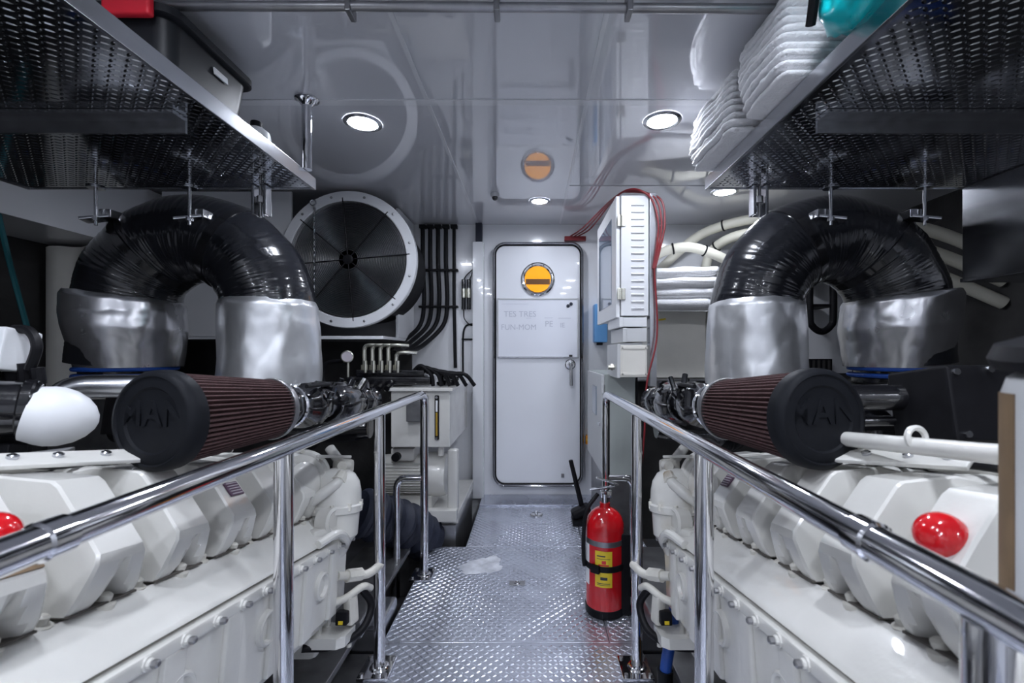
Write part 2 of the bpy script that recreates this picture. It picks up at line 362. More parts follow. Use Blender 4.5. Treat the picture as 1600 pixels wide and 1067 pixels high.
for x in (-0.70, 0.54):
    for y in (0.70, 0.05, -0.65): downlight(x, y, 'unseen round ceiling downlight over the forward walkway, middle pair added for fill', group='downlights over the forward walkway')  # out of view; middle pair added to put more light on the engines
for x in (-1.45, 1.28): downlight(x, -0.95, 'added unseen ceiling lamp over the forward end of an engine, for fill', group='added fill lamps over the engines')  # added out of view to brighten the outboard white box and engine ends

sc = thing('security_camera', 'tiny dark dome camera on the ceiling before the door', 'camera', (-0.225, 2.83, CEIL))
put('housing', MB().lathe((-0.225, 2.83, CEIL-0.0005), (0, 0, -1), [(0.026, 0), (0.026, 0.014), (0.022, 0.022), (0.016, 0.024)], 20), GREYP, sc)
put('dome', MB().ball((-0.225, 2.83, CEIL-0.028), 0.019), BLACKG, sc)

op = thing('overhead_pipe', 'thin dark pipe clipped across the ceiling above the walkway', 'pipe', (0, 1.28, 2.06))
put('pipe', MB().tube([(-1.35, 1.24, 2.055), (-0.45, 1.25, 2.060), (0.95, 1.27, 2.066), (1.2, 1.27, 2.066)], 0.0125, 14), STEELD, op)
for x in (-0.50, -0.095, 0.27):
    put('clip', MB().bx(x-.008, x+.008, 1.235, 1.285, 2.04, CEIL-.0005, 0.003), STEELD, op)

# ------------------------------------------------------------------ shelves of tread plate
SZ = 1.78; SY1 = 1.86; SY0 = 0.62
def shelf(s, outer, label):
    xi = XC + s*0.80; xo = XC + s*outer
    t = thing('tread_plate_shelf', label, 'shelf', ((xi+xo)/2, 1.24, SZ))
    a, b = min(xi, xo), max(xi, xo)
    p = put('shelf_plate', MB().bx(a, b, SY0, SY1, SZ, SZ+0.006), MIRPL, t)
    put('tread_pattern', tread(a+.02, b-.01, SY0+.02, SY1-.02, SZ, up=-1, L=.0108, W=.0036, h=.0015), MIRPL, p, kind='stuff')
    put('edge_lip', MB().bx(xi-0.004*s, xi+0.008*s, SY0, SY1+.003, SZ-0.006, SZ+0.042, 0.002), STEEL, t)
    put('edge_lip', MB().bx(a, b, SY1-0.004, SY1+0.004, SZ-0.004, SZ+0.03, 0.002), STEEL, t)
    put('edge_lip', MB().bx(xo-0.006, xo+0.006, SY0, SY1, SZ-0.006, SZ+0.04, 0.002), STEELD, t)
    for y in (1.30, 0.75):        # angle bars under the plate
        put('support_bar', MB().bx(xi+s*0.10, xo, y-0.004, y+0.004, SZ-0.045, SZ-0.001).bx(xi+s*0.10, xo, y-0.05, y-0.004, SZ-0.012, SZ-0.001), STEEL, t)
    # turnbuckle hanging at the after inner corner
    x = xi+s*0.20
    bk = put('hanger_bracket', MB().bx(x-.03, x-.018, SY1-.05, SY1-.01, SZ-0.12, SZ-.004, .002).bx(x+.018, x+.03, SY1-.05, SY1-.01, SZ-0.12, SZ-.004, .002).bx(x-.03, x+.03, SY1-.012, SY1-.006, SZ-0.12, SZ-.06, .002), STEEL, t)
    put('hanger_bolt', MB().cyl((x, SY1-.035, SZ-.13), (x, SY1-.035, SZ-.005), .006).cyl((x, SY1-.035, SZ-.07), (x, SY1-.035, SZ-.045), .015, n=6), STEELD, bk)
    return t
shL = shelf(-1, 1.965, 'mirror-bright tread plate shelf carrying the black tote with a red clip')
shR = shelf(1, 1.855, 'mirror-bright tread plate shelf carrying folded white towels and a teal bag')
sp = thing('ceiling_pole', 'polished steel pole from ceiling to shelf edge near the large fan', 'pole', (-0.875, 1.775, SZ+.04))
put('pole', MB().cyl((-0.875, 1.775, SZ+.043), (-0.875, 1.775, CEIL-.001), 0.019, n=20), CHROME, sp)
put('flange', MB().lathe((-0.875, 1.775, CEIL-0.0005), (0, 0, -1), [(0.045, 0), (0.045, 0.006), (0.032, 0.012), (0.022, 0.026), (0.0195, 0.03)], 28), CHROME, sp)

# tote on the left shelf
tt = thing('storage_tote', 'black plastic tote with bright red latch on the tread plate shelf', 'tote', (-1.2, 1.38, SZ+.006))
tx0, tx1, ty0, ty1, tz0, tz1 = -1.47, -0.955, 1.20, 1.56, SZ+.0065, 2.035
def rr(x0, x1, y0, y1, z, r, n=5):
    P = []
    for (cx, cy, a0) in ((x1-r, y1-r, 0), (x0+r, y1-r, 90), (x0+r, y0+r, 180), (x1-r, y0+r, 270)):
        for k in range(n+1):
            a = R(a0+90*k/n); P.append(Vector((cx+r*math.cos(a), cy+r*math.sin(a), z)))
    return P
put('body', MB().rings([rr(tx0+.03, tx1-.03, ty0+.03, ty1-.03, tz0, .04), rr(tx0+.006, tx1-.006, ty0+.006, ty1-.006, tz1-.03, .045)]), TOTE, tt)
put('lid', MB().rings([rr(tx0-.006, tx1+.006, ty0-.006, ty1+.006, tz1-.032, .05), rr(tx0-.012, tx1+.012, ty0-.012, ty1+.012, tz1-.028, .05), rr(tx0-.012, tx1+.012, ty0-.012, ty1+.012, tz1-.008, .05), rr(tx0, tx1, ty0, ty1, tz1, .045), rr(tx0+.03, tx1-.03, ty0+.03, ty1-.03, tz1+.004, .03)]), TOTE, tt)
put('latch', MB().bx(-1.11, -0.985, ty0-.03, ty0-.006, tz1-.052, tz1+.010, .008, 3), REDP, tt, label='bright red latch')
put('paper_label', MB().box((tx1-.0065, 1.41, 1.965), (.004, .06, .020), (0, R(-6.2), 0)), WPLAST, tt)
bt = thing('plastic_bottle', 'white plastic bottle with black cap beside the black tote', 'bottle', (-1.02, 1.69, SZ+.006))
put('body', MB().lathe((-1.02, 1.69, SZ+.0065), (0, 0, 1), [(.045, 0), (.048, .006), (.048, .12), (.044, .14), (.025, .155), (.018, .158)], 28), WPLAST, bt)
put('cap', MB().cyl((-1.02, 1.69, SZ+.164), (-1.02, 1.69, SZ+.185), .02, n=20, bev=.003), BLACK, bt)

# folded white towels
def towel(x0, x1, y0, y1, z0, z1, n, label, lean=0.0, seed=0, wild=1.0):
    t = thing('towel_bundle', label, 'towels', ((x0+x1)/2, (y0+y1)/2, z0))
    hz = (z1-z0)/n
    for k in range(n):
        mb = MB(); nn = 40; mseg = 22; rs = []
        jx = .012*noise.noise((k*1.3, seed, 0)); jy = .012*noise.noise((k*1.7, seed, 4))
        g = (k+.5)/n; bulge = 1-.10*abs(2*g-1)**3
        for i in range(mseg+1):
            f = i/mseg; y = (y0+y1)/2+(y1-y0)/2*(2*f-1)*bulge+jy
            e = min(1, (1-abs(2*f-1)**6))**.5 if 0 < i < mseg else .25
            ring = []
            for j in range(nn):
                a = 2*math.pi*j/nn; ca, sa = math.cos(a), math.sin(a)
                sx = math.copysign(abs(ca)**0.32, ca); sz = math.copysign(abs(sa)**0.42, sa)
                w_ = .012*wild*noise.noise((sx*1.5+seed, y*9, g*2.5))+.005*noise.noise((y*40, g*9, seed+sx))
                x = (x0+x1)/2+lean*g+jx+sx*(x1-x0)/2*bulge*(.93+.07*e)+w_*sx
                sag = .012*wild*noise.noise((x*5+seed, y*5, seed*.3))*g
                ring.append(Vector((x, y+.008*wild*noise.noise((x*12, g*6, seed)), z0+hz*(k+.5)+sz*hz*.50*(.35+.65*e)+sag)))
            rs.append(ring)
        mb.rings(rs); put('folded_towel', mb, CLOTH, t, sharp=80)
towel(0.63, 1.12, 1.17, 1.42, SZ+.046, 2.078, 11, 'thick bundle of folded white towels next to the teal bag on the shelf', 0.02, 3)
towel(0.625, 1.10, 1.46, 1.83, SZ+.046, 2.045, 10, 'loose bundle of folded white towels at the end corner of the shelf', 0.015, 8)
bg = MB(); rs = []
for i in range(37):
    f = i/36; y = 0.80+0.30*f; e = max(0.05, math.sin(math.pi*f))**0.45; ring = []
    for j in range(48):
        a = 2*math.pi*j/48; q = 1+0.12*noise.noise((math.cos(a)*2, f*5, math.sin(a)*2))
        q += .05*noise.noise((math.cos(a)*6, f*14, math.sin(a)*6)); x = .785+.16*math.cos(a)*e*q
        z = 1.915+.115*math.sin(a)*e*(q if math.sin(a) > 0 else 1)
        if x < .702: z -= min(.055, (.702-x)*1.6)*(1 if math.sin(a) < .5 else .4)*e
        else: z = max(z, SZ+.0075)
        ring.append(Vector((x, y, z)))
    rs.append(ring)
tb = thing('teal_bag', 'glossy teal nylon bag with black strap hanging over the shelf edge', 'bag', (0.8, 0.95, SZ+.006))
put('bag_body', bg.rings(rs), TEAL, tb, sharp=80)
put('strap', MB().tube(curve([(0.74, 0.84, 2.02), (0.655, 0.90, 1.985), (0.612, 0.96, 1.915), (0.632, 1.03, 1.85)], 6), 0.011, 8), BLACK, tb)

# ------------------------------------------------------------------ handrails
def handrail(s, label):
    X = XC+s*0.455 if s > 0 else XC-0.445
    zr = 0.905; t = thing('handrail', label, 'railing', (X, 1.3, 0))
    put('top_rail', MB().tube(fillet([(X, -0.6, zr), (X, 2.255, zr), (X, 2.255, 0.012)], 0.07, 10), 0.0195, 20), CHROME, t)
    put('rail_collar', MB().lathe((X, 0.485, zr), (0, 1, 0), [(.0195, 0), (.0225, .003), (.0225, .03), (.0195, .033)], 24), CHROME, t)
    for y in (2.255, 1.59, 0.974, 0.365, -0.25):
        if y < 2.2: put('post', MB().cyl((X, y, 0.012), (X, y, zr-.012), 0.0195, n=22), CHROME, t)
        bp = put('base_plate', MB().bx(X-.06, X+.045, y-.06, y+.06, 0.0025, 0.012, .002).lathe((X, y, .012), (0, 0, 1), [(.034, 0), (.030, .006), (.0205, .010)], 24), CHROME, t)
        for dx in (-.047, .034):
            for dy in (-.045, .045): put('bolt', MB().cyl((X+dx, y+dy, .012), (X+dx, y+dy, .019), .007, n=6), STEELD, bp)
    xo = X+s*0.135
    put('guard_hoop', MB().tube(fillet([(X+s*.012, 2.25, 0.49), (xo, 2.25, 0.49), (xo, 2.25, -0.10)], 0.055, 8), 0.0165, 16), CHROME, t)
    return t
handrail(-1, 'polished steel handrail beside the engine on the hydraulic unit side')
handrail(1, 'polished steel handrail behind the red fire extinguisher')

# ------------------------------------------------------------------ engines
TILT = -0.161
def engine(s, label, plates):
    EX = 1.02
    root = thing('marine_engine', label, 'engine', (XC+s*EX, 1.0, 0.0), (TILT, 0, 0))
    def tf(p): return Vector((s*(p.x-EX), p.y-1.10, p.z))     # p = (distance from centre line, depth, height)
    def M(): return MB(tf)
    def P(n, mb, m=ENG, parent=root, **k): return put(n, mb, m, parent, local=True, **k)
    poly = [(.66, .24), (.545, .34), (.545, .585), (.60, .648), (.86, .66), (.95, .74), (1.09, .74), (1.18, .66), (1.44, .648), (1.495, .585), (1.495, .34), (1.40, .24)]
    P('block', M().prism([(x, 0.16, z) for x, z in poly], (0, 1.36, 0)))
    # sloping ledge with lip, bolts
    P('ledge', M().prism([(.528, 0.16, .590), (.534, 0.16, .600), (.605, 0.16, .652), (.605, 0.16, .640), (.55, 0.16, .59)], (0, 1.37, 0)))
    sc_ = P('side_cover', M().bx(.526, .548, 0.16, 1.53, .365, .562, .004))
    P('cover_flange', M().bx(.515, .548, 0.16, 1.535, .556, .582, .006), parent=sc_)
    for y in [0.30+0.16*k for k in range(8)]:
        P('rib', M().bx(.515, .530, y-.026, y+.026, .365, .56, .006), parent=sc_)
    bm_ = MB().lathe((0, 0, 0), (-s, 0, 0), [(.012, -.004), (.012, .003), (.008, .003), (.008, .008), (.005, .009)], 10).mesh('bolt'); bm_.materials.append(ENG)
    bd_ = MB().lathe((0, 0, 0), (-s, 0, 0), [(.0065, 0), (.0065, .008), (.004, .010)], 6).mesh('bolt'); bd_.materials.append(STEELD)
    for k in range(14):
        y = 0.475+0.08*k
        inst('bolt_boss', bm_, root, tf(Vector((.515, y, .569)))); inst('bolt', bd_, root, tf(Vector((.506, y, .569))))
    for y in (.56, .80, 1.07, 1.345):
        P('port_cover', M().lathe((.527, y, .478), (-1, 0, 0), [(.040, 0), (.038, .010), (.034, .013), (.029, .011), (.025, .002)], 28), parent=sc_)
    # sump and feet
    P('sump', M().prism([(.80, 0.2, -.10), (.76, 0.2, .30), (1.29, 0.2, .30), (1.25, 0.2, -.10)], (0, 1.15, 0)), ENGB)
    for y in (.75, 1.42):
        P('engine_foot', M().prism([(.50, y, .275), (.48, y+.02, .275), (.48, y+.10, .275), (.50, y+.12, .275), (.66, y+.12, .275), (.66, y, .275)], (0, 0, .03)).bx(.56, .66, y+.02, y+.035, .29, .37).bx(.56, .66, y+.085, y+.10, .29, .37))
    # rocker covers: facetted hood with an arched recess over its bolts
    prof = [(.600, .657), (.590, .675), (.583, .700), (.577, .725), (.580, .740), (.622, .795), (.660, .842), (.672, .850), (.760, .858), (.800, .850), (.865, .77), (.87, .662)]
    ts = [0, .05, .12, .28, .36, .44, .52, .60, .68, .76, .84, .95, 1]
    mid = Vector((.72, 0, .72))
    for k in range(6):
        y0 = .504+.16*k-.006
        rs = []
        for t_ in ts:
            ring = []; sc = .975 if t_ in (0, 1) else 1.0
            for (x, z) in prof:
                up = min(1, max(0, (z-.66)/.085)); l0 = .018*up; l1 = .120-.018*up
                q = mid+(Vector((x, 0, z))-mid)*sc if z > .66 else Vector((mid.x+(x-mid.x)*sc, 0, z))
                d = max(0, 1-abs(t_-.58)/.24); hgt = .722-.05*abs(t_-.58)/.24
                if z < hgt and x < .7: q.x += .052*min(1, d*1.8)*min(1, (hgt-z)/.035)
                ring.append((q.x, y0+l0+(l1-l0)*t_, q.z))
            rs.append(ring)
        cv = P('rocker_cover', M().rings(rs), sharp=24)
        P('cover_gasket', M().bx(.5965, .868, y0+.001, y0+.119, .654, .6580, .001), GASK, cv)
        for (dx, l) in ((.607, .068), (.618, .140)):
            P('cover_bolt', M().lathe((dx, y0+l, .650), (-.25, 0, 1), [(.016, -.01), (.016, .005), (.009, .007), (.009, .017), (.005, .020)], 12), ENGB, cv)
        if k in plates:
            c = tf(Vector((.6155, y0+.066, .7905)))
            pl = put('data_plate', MB().box(c, (.036, .046, .003), (0, s*R(-50), 0)), PURPLE, cv, local=True)
            for q in range(5):
                d = -.014+.007*q; put('print_line', MB().box(c+Vector((s*(d*math.cos(R(50)))-s*.0012, 0, d*math.sin(R(50))+.0012)), (.0022, .036, .003), (0, s*R(-50), 0)), LTXT, pl, local=True)
    # oil filler cap
    a = Vector((.622, .560, .790)); d = Vector((-.55, -.50, .62))
    fc = P('filler_cap', M().lathe(a, d, [(.022, -.02), (.028, .0), (.0305, .008), (.0300, .015), (.0255, .024), (.018, .030), (.009, .0335), (0, .0345)], 32), RED, label='red domed oil filler cap')
    if s < 0: P('brown_plate', M().box((.5895, .558, .7545), (.024, .078, .004), (0, R(-50), 0)), BROWN)
    # valley: charge-air manifold, rails and pipes
    P('air_manifold', M().bx(.92, 1.12, .30, 1.45, .74, .83, .03, 3), ENG)
    P('wiring_loom', M().tube(curve([(.89+.012*math.sin(q*2.1), .40+.1*q, .862+.008*math.cos(q*1.7)) for q in range(11)], 4), .016, 10), BLACK)
    P('wiring_loom', M().tube(curve([(.84+.01*math.sin(q*1.3), .45+.1*q, .866+.006*math.cos(q*2.3)) for q in range(10)], 4), .008, 8), BLACK)
    for k in range(6): P('manifold_branch', M().cyl((.80, .575+.16*k, .82), (.95, .575+.16*k, .82), .035, n=16), ENG)
    P('fuel_rail', M().cyl((.88, .35, .862), (.88, 1.42, .862), .014, n=14), ENG)
    br = P('bracket_bar', M().box((.735, .79, .878), (.048, .24, .009), (0, R(-24), R(30)), .003), ENG)
    for dy in (-.09, -.035, .03, .085): P('bolt', M().lathe((.735-.5*dy, .79+.866*dy, .883), (-.38, -.2, 1), [(.008, 0), (.008, .005), (.005, .007)], 10), STEEL, br)
    if s > 0:
        P('white_pipe', M().tube([(.70, .94, .915), (.712, .80, .908), (.728, .60, .898), (.74, .45, .893)], .0145, 16), ENG)
        P('pipe_clip', M().torus((.722, .70, .916), (.1, -.8, 0), .017, .005, 20, 6), ENG)
        P('cooler_barrel', M().cyl((.755, 1.05, .890), (.778, .78, .890), .028, n=22, bev=.006), ENGB)
    P('flat_bracket', M().box((.92, .84, .875), (.16, .06, .008), (R(8), R(8), R(-20)), .002), STEELD)
    # after end: twin filter housing, pump cover, thermostat housing and small pipes
    P('gear_case', M().bx(.60, 1.44, 1.51, 1.57, .20, .70, .02), ENG)
    fh = P('filter_housing', M().lathe((.565, 1.50, .585), (0, 0, 1), [(.045, -.06), (.062, -.02), (.078, 0), (.080, .07), (.088, .075), (.090, .095), (.084, .10), (.081, .14), (.074, .17), (.058, .195), (.034, .210), (0, .214)], 32), ENG)
    for k in range(10):
        a = 2*math.pi*k/10; P('bolt', M().cyl((.565+.086*math.cos(a), 1.50+.086*math.sin(a), .668), (.565+.086*math.cos(a), 1.50+.086*math.sin(a), .69), .006, n=6), ENGB, fh)
    P('housing_flange', M().lathe((.62, 1.375, .76), (-.8, -.3, .1), [(.055, -.05), (.055, .0), (.066, .002), (.066, .014), (.058, .02), (.04, .032), (0, .034)], 28), ENG)
    P('pump_cover', M().lathe((.530, 1.42, .645), (-1, -.25, 0), [(.040, -.04), (.040, 0), (.032, .006), (.026, .002), (0, .002)], 24).box((.56, 1.40, .615), (.05, .10, .03), (0, 0, R(20)), .01), ENG)
    P('drain_pipe', M().tube(curve([(.525, 1.31, .60), (.50, 1.38, .615), (.50, 1.45, .58), (.53, 1.52, .54)], 6), .013, 10), ENG)
    P('bracket_lug', M().box((.56, 1.54, .80), (.06, .05, .05), (0, 0, R(25)), .012).cyl((.54, 1.52, .805), (.54, 1.48, .805), .016), ENGB)
    P('rusty_patch', M().box((.535, 1.475, .565), (.02, .05, .022), (0, 0, R(25)), .006), RUST)
    for z in (.40, .47, .54): P('bolt', M().cyl((.598, 1.545, z), (.588, 1.545, z), .009, n=6), ENGB)
    P('cooler_drum', M().lathe((.66, 1.46, .775), (-.35, -1, 0), [(.02, -.05), (.075, -.04), (.078, .0), (.086, .002), (.086, .016), (.078, .018), (.070, .040), (.04, .055), (.0, .058)], 32), ENG)
    for k in range(8):
        a_ = 2*math.pi*k/8; P('bolt', M().cyl((.655+.080*math.cos(a_), 1.442-.028*math.cos(a_), .775+.080*math.sin(a_)), (.650+.080*math.cos(a_), 1.428-.028*math.cos(a_), .775+.080*math.sin(a_)), .006, n=6), ENGB)
    P('coolant_pipe', M().tube(curve([(.60, 1.40, .70), (.555, 1.40, .735), (.535, 1.46, .765), (.56, 1.53, .80), (.62, 1.56, .86)], 6), .017, 12), ENG)
    P('pipe_union', M().cyl((.537, 1.445, .757), (.537, 1.475, .774), .024, n=8), ENGB)
    P('rubber_coupling', M().lathe((.60, 1.56, .74), (0, 1, 0), [(.05, 0), (.06, .01), (.055, .03), (.06, .05), (.05, .06)], 22), BLACK)
    P('stay_bar', M().box((.575, 1.50, .835), (.012, .18, .010), (R(-4), 0, R(12)), .003), ENG)
    P('oil_elbow', M().tube(curve([(.525, 1.46, .47), (.50, 1.50, .46), (.46, 1.55, .45), (.44, 1.62, .46)], 6), .014, 12), ENGB)
    P('pipe_union', M().cyl((.505, 1.49, .462), (.475, 1.53, .455), .021, n=8), ENGB)
    P('oil_elbow', M().tube(curve([(.545, 1.45, .39), (.50, 1.48, .40), (.465, 1.52, .42), (.455, 1.57, .40)], 6), .012, 12), ENGB)
    P('valve_block', M().box((.49, 1.50, .36), (.03, .04, .09), (R(10), 0, R(20)), .008).cyl((.49, 1.50, .30), (.49, 1.50, .25), .008), ENGB)
    sn = P('sensor', M().box((.505, 1.475, .345), (.036, .03, .04), None, .004), BLACK)
    P('sensor_tag', M().box((.505, 1.4585, .335), (.014, .002, .010)), YELLOW, sn)
    P('lube_hose', M().tube(curve([(.47, 1.53, .41), (.445, 1.56, .35), (.46, 1.52, .29), (.52, 1.46, .27), (.60, 1.42, .28)], 8), .012, 12), BLACK)
    # black turbocharger inlet train running aft from the air filter
    prof = [(.048, 0), (.060, .01), (.060, .05), (.050, .06), (.052, .12), (.066, .14), (.068, .20), (.055, .22), (.050, .30), (.062, .32), (.075, .36), (.078, .46), (.062, .52), (.058, .60), (.066, .61), (.066, .64), (.05, .66), (.05, .74), (.06, .76), (.03, .78)]
    A = Vector((.597, 1.155, .985)); D = Vector((.02, .72, .055))
    tu = P('turbo_inlet', M().lathe(A, D, prof, 26, dr=lambda a, t: .006*noise.noise((math.cos(a)*3, t*30, math.sin(a)*3))), BLACKG, sharp=60)
    for t_ in (.055, .21, .31, .56): P('hose_clamp', M().torus(A+D.normalized()*t_, D, .060, .005, 28, 6), BLACKG if t_ > .1 else CHROME, tu)
    for q in range(14):
        t_ = .10+.04*q; a = random.uniform(-.2, 2.2); u, v, dd = frame(D)
        c = A+dd*t_+(u*math.cos(a)*-1+v*math.sin(a)*-1)*.06
        P('fitting', M().cyl(c, c+Vector((random.uniform(-.02, .02), random.uniform(-.03, .03), random.uniform(.01, .05))), random.uniform(.008, .014), n=8), BLACKG, tu)
    P('oil_line', M().tube(curve([(.54, 1.20, 1.045), (.54, 1.34, 1.064), (.64, 1.50, 1.070), (.72, 1.62, 1.05)], 6), .006, 8), BLACK, tu)
    P('oil_line', M().tube(curve([(.58, 1.32, 1.06), (.64, 1.50, 1.082), (.60, 1.68, 1.080), (.65, 1.82, 1.07)], 6), .007, 8), BLACK, tu)
    # turbochargers below the ducts
    P('turbo_body', M().lathe((1.07, 2.10, .93), (-1, 0, 0), [(.05, 0), (.10, .02), (.12, .08), (.10, .14), (.07, .16), (.07, .30), (.05, .40)], 26), BLACKG, sharp=60)
    P('turbo_elbow', M().cyl((1.114, 2.14, .93), (1.114, 2.14, 1.16), .13, n=28), BLACKG)
    P('turbo_body', M().lathe((1.55, 2.06, .93), (1, 0, 0), [(.05, 0), (.10, .02), (.12, .08), (.10, .14), (.07, .16), (.07, .26)], 26), BLACKG, sharp=60)
    P('turbo_elbow', M().cyl((1.744, 2.10, .90), (1.744, 2.10, 1.16), .14, n=28), BLACKG)
    P('black_rail', M().bx(.62, 1.45, 1.62, 1.68, .92, .97, .012), BLACK)
    if s < 0:
        # outboard air pipe with a pale domed end
        ap = P('intake_pipe', M().cyl((1.42, .56, .975), (.982, .93, .972), .058, n=28, bev=.006).lathe((1.005, .912, .972), (-1, .84, 0), [(.0585, 0), (.064, .004), (.064, .018), (.061, .022)], 28), BLACKG)
        P('domed_end', M().lathe((.974, .928, .960), (-1, .84, -.22), [(.058, -.02), (.064, .006), (.065, .02), (.061, .042), (.050, .064), (.034, .081), (.016, .091), (0, .094)], 32), WPLAST, ap)
        P('pipe_bracket', M().bx(1.02, 1.06, .93, .97, .80, .95, .006).bx(1.0, 1.14, .90, .94, .86, .90, .006), BLACK)
        for q in range(6): P('pipe_fitting', M().cyl((1.02+.03*q, .955, 1.03+.004*(q % 3)), (1.02+.03*q, .945, 1.065+.01*(q % 2)), .013, n=10), BLACK, ap)
        u = P('valve_box', M().bx(1.055, 1.20, .90, .98, 1.055, 1.150, .006), WPLAST)
        P('valve_stem', M().cyl((1.13, .94, 1.056), (1.13, .86, .99), .018, n=14).cyl((1.09, .93, 1.056), (1.11, .86, .99), .010, n=10), BLACK, u)
        P('valve_slot', M().bx(1.065, 1.085, .897, .901, 1.105, 1.110), DARK, u)
        P('valve_hose', M().tube(curve([(1.07, .93, 1.150), (1.035, .93, 1.145), (1.012, .93, 1.110), (1.03, .94, 1.06)], 6), .010, 10), BLACK, u)
        P('grey_pipe', M().tube(fillet([(1.265, 1.22, .92), (1.245, 1.22, 1.045), (1.03, 1.36, 1.062)], .06, 8), .034, 20), STEEL)
    else:
        P('intake_pipe', M().cyl((.72, 1.05, 1.005), (1.02, .97, 1.000), .030, n=22).cyl((.74, 1.06, .945), (1.02, 1.0, .95), .012), BLACKG)
        ab = P('air_box', M().bx(.935, 1.09, .86, 1.02, .905, 1.060, .008), BLACK)
        for (x, z) in ((.95, 1.045), (.955, .92), (1.02, 1.050)): P('bolt', M().cyl((x, .862, z), (x, .852, z), .007, n=8), STEEL, ab)
        P('grey_pipe', M().tube(fillet([(1.40, 1.50, .92), (1.34, 1.45, 1.03), (1.05, 1.42, 1.035)], .06, 8), .034, 20), STEELD)
        P('pump_cap', M().lathe((1.05, 1.50, .99), (-.3, -.5, .6), [(.06, 0), (.06, .02), (.04, .045), (.0, .05)], 20), ENG)
    return root
engL = engine(-1, 'cream white marine engine beside the hydraulic unit, with white domed pipe end', (3, 5))
engR = engine(1, 'cream white marine engine beside the red fire extinguisher', (2, 4))

# engine beds and stainless trays in the bilge
for s in (-1, 1):
    nm = 'on the hydraulic unit side' if s < 0 else 'on the fire extinguisher side'
    tf = lambda p, s=s: Vector((XC+s*p.x, p.y, p.z))
    b = thing('engine_bed', 'grey steel engine bed girder '+nm, 'girder', (XC+s*.7, 1.0, BILGE))
    put('girder', MB(tf).bx(.62, .74, -1.0, 2.4, BILGE, .06, .01).bx(.55, .80, -1.0, 2.4, .06, .085, .004), STEELD, b)
    put('girder', MB(tf).bx(1.30, 1.42, -1.0, 2.4, BILGE, -.02, .01), STEELD, b)
    put('mount_block', MB(tf).bx(.52, .74, 1.62, 1.80, .085, .15, .01), STEELD, b)
    put('mount_block', MB(tf).bx(.50, .72, .90, 1.10, .085, .22, .01), STEELD, b)
    t = thing('drip_tray', 'dull stainless box tray low in the bilge '+nm, 'tray', (XC+s*.56, 1.5, BILGE))
    put('tray', MB(tf).bx(.47, .615, 1.56, 1.72, BILGE, -.05, .012), STEEL, t)
    put('upper_box', MB(tf).bx(.495, .615, 1.74, 1.98, BILGE, .055, .015), STEEL, t)
    put('tray_lid', MB(tf).bx(.46, .617, 1.55, 1.73, -.05, -.035, .004), STEELD, t)

# ------------------------------------------------------------------ air filters
def air_filter(s, label):
    a = Vector((XC+s*.655, .895, .975)); b = Vector((XC+s*.598, 1.20, .95))
    a.z = 1.11-(107 if s < 0 else 104)/711*.895; b.z = 1.11-(88/711)*1.20
    d = (b-a).normalized(); L = (b-a).length
    # the cap faces the camera's end of the room
    t = thing('air_filter', label, 'air filter', a)
    u, v, _ = frame(d); n = 56; rs = []
    for i in range(3):
        f = i/2; r0 = .0955*(1-f)+.0765*f; ring = []
        for j in range(n*4):
            ang = 2*math.pi*j/(n*4); ph = (j % 4)
            rr_ = r0*(1.0 if ph in (0, 1) else .88); w_ = .0016*noise.noise((ang*3, f*3, s))
            ring.append(a+d*(.022+(L-.03)*f)+(u*math.cos(ang+w_)+v*math.sin(ang+w_))*rr_)
        rs.append(ring)
    put('pleated_media', MB().rings(rs), PLEAT, t, sharp=20)
    cp = put('end_cap', MB().lathe(a, d, [(0, -.004), (.062, -.004), (.066, -.008), (.080, -.008), (.085, -.006), (.088, -.010), (.094, -.008), (.0995, .000), (.1005, .010), (.1005, .026), (.097, .028)], 56), FCAP, t, sharp=45)
    put('base_ring', MB().lathe(a+d*(L-.012), d, [(.066, 0), (.0795, 0), (.081, .006), (.079, .016), (.056, .018)], 44), STEELD, t)
    Z = -d; Xr = Vector((1, 0, 0)); Xr = (Xr-Z*Xr.dot(Z)).normalized(); Y_ = Z.cross(Xr)
    Mx = Matrix.Translation(a-d*.0045+Y_*.012) @ Matrix((Xr, Y_, Z)).transposed().to_4x4()
    text('MAN', .070, .0028, FCAP, cp, Mx, 'embossed_lettering', .001)
air_filter(-1, 'conical pleated air filter with black embossed cap beside the white domed pipe')
air_filter(1, 'conical pleated air filter with black embossed cap by the folded towels engine')

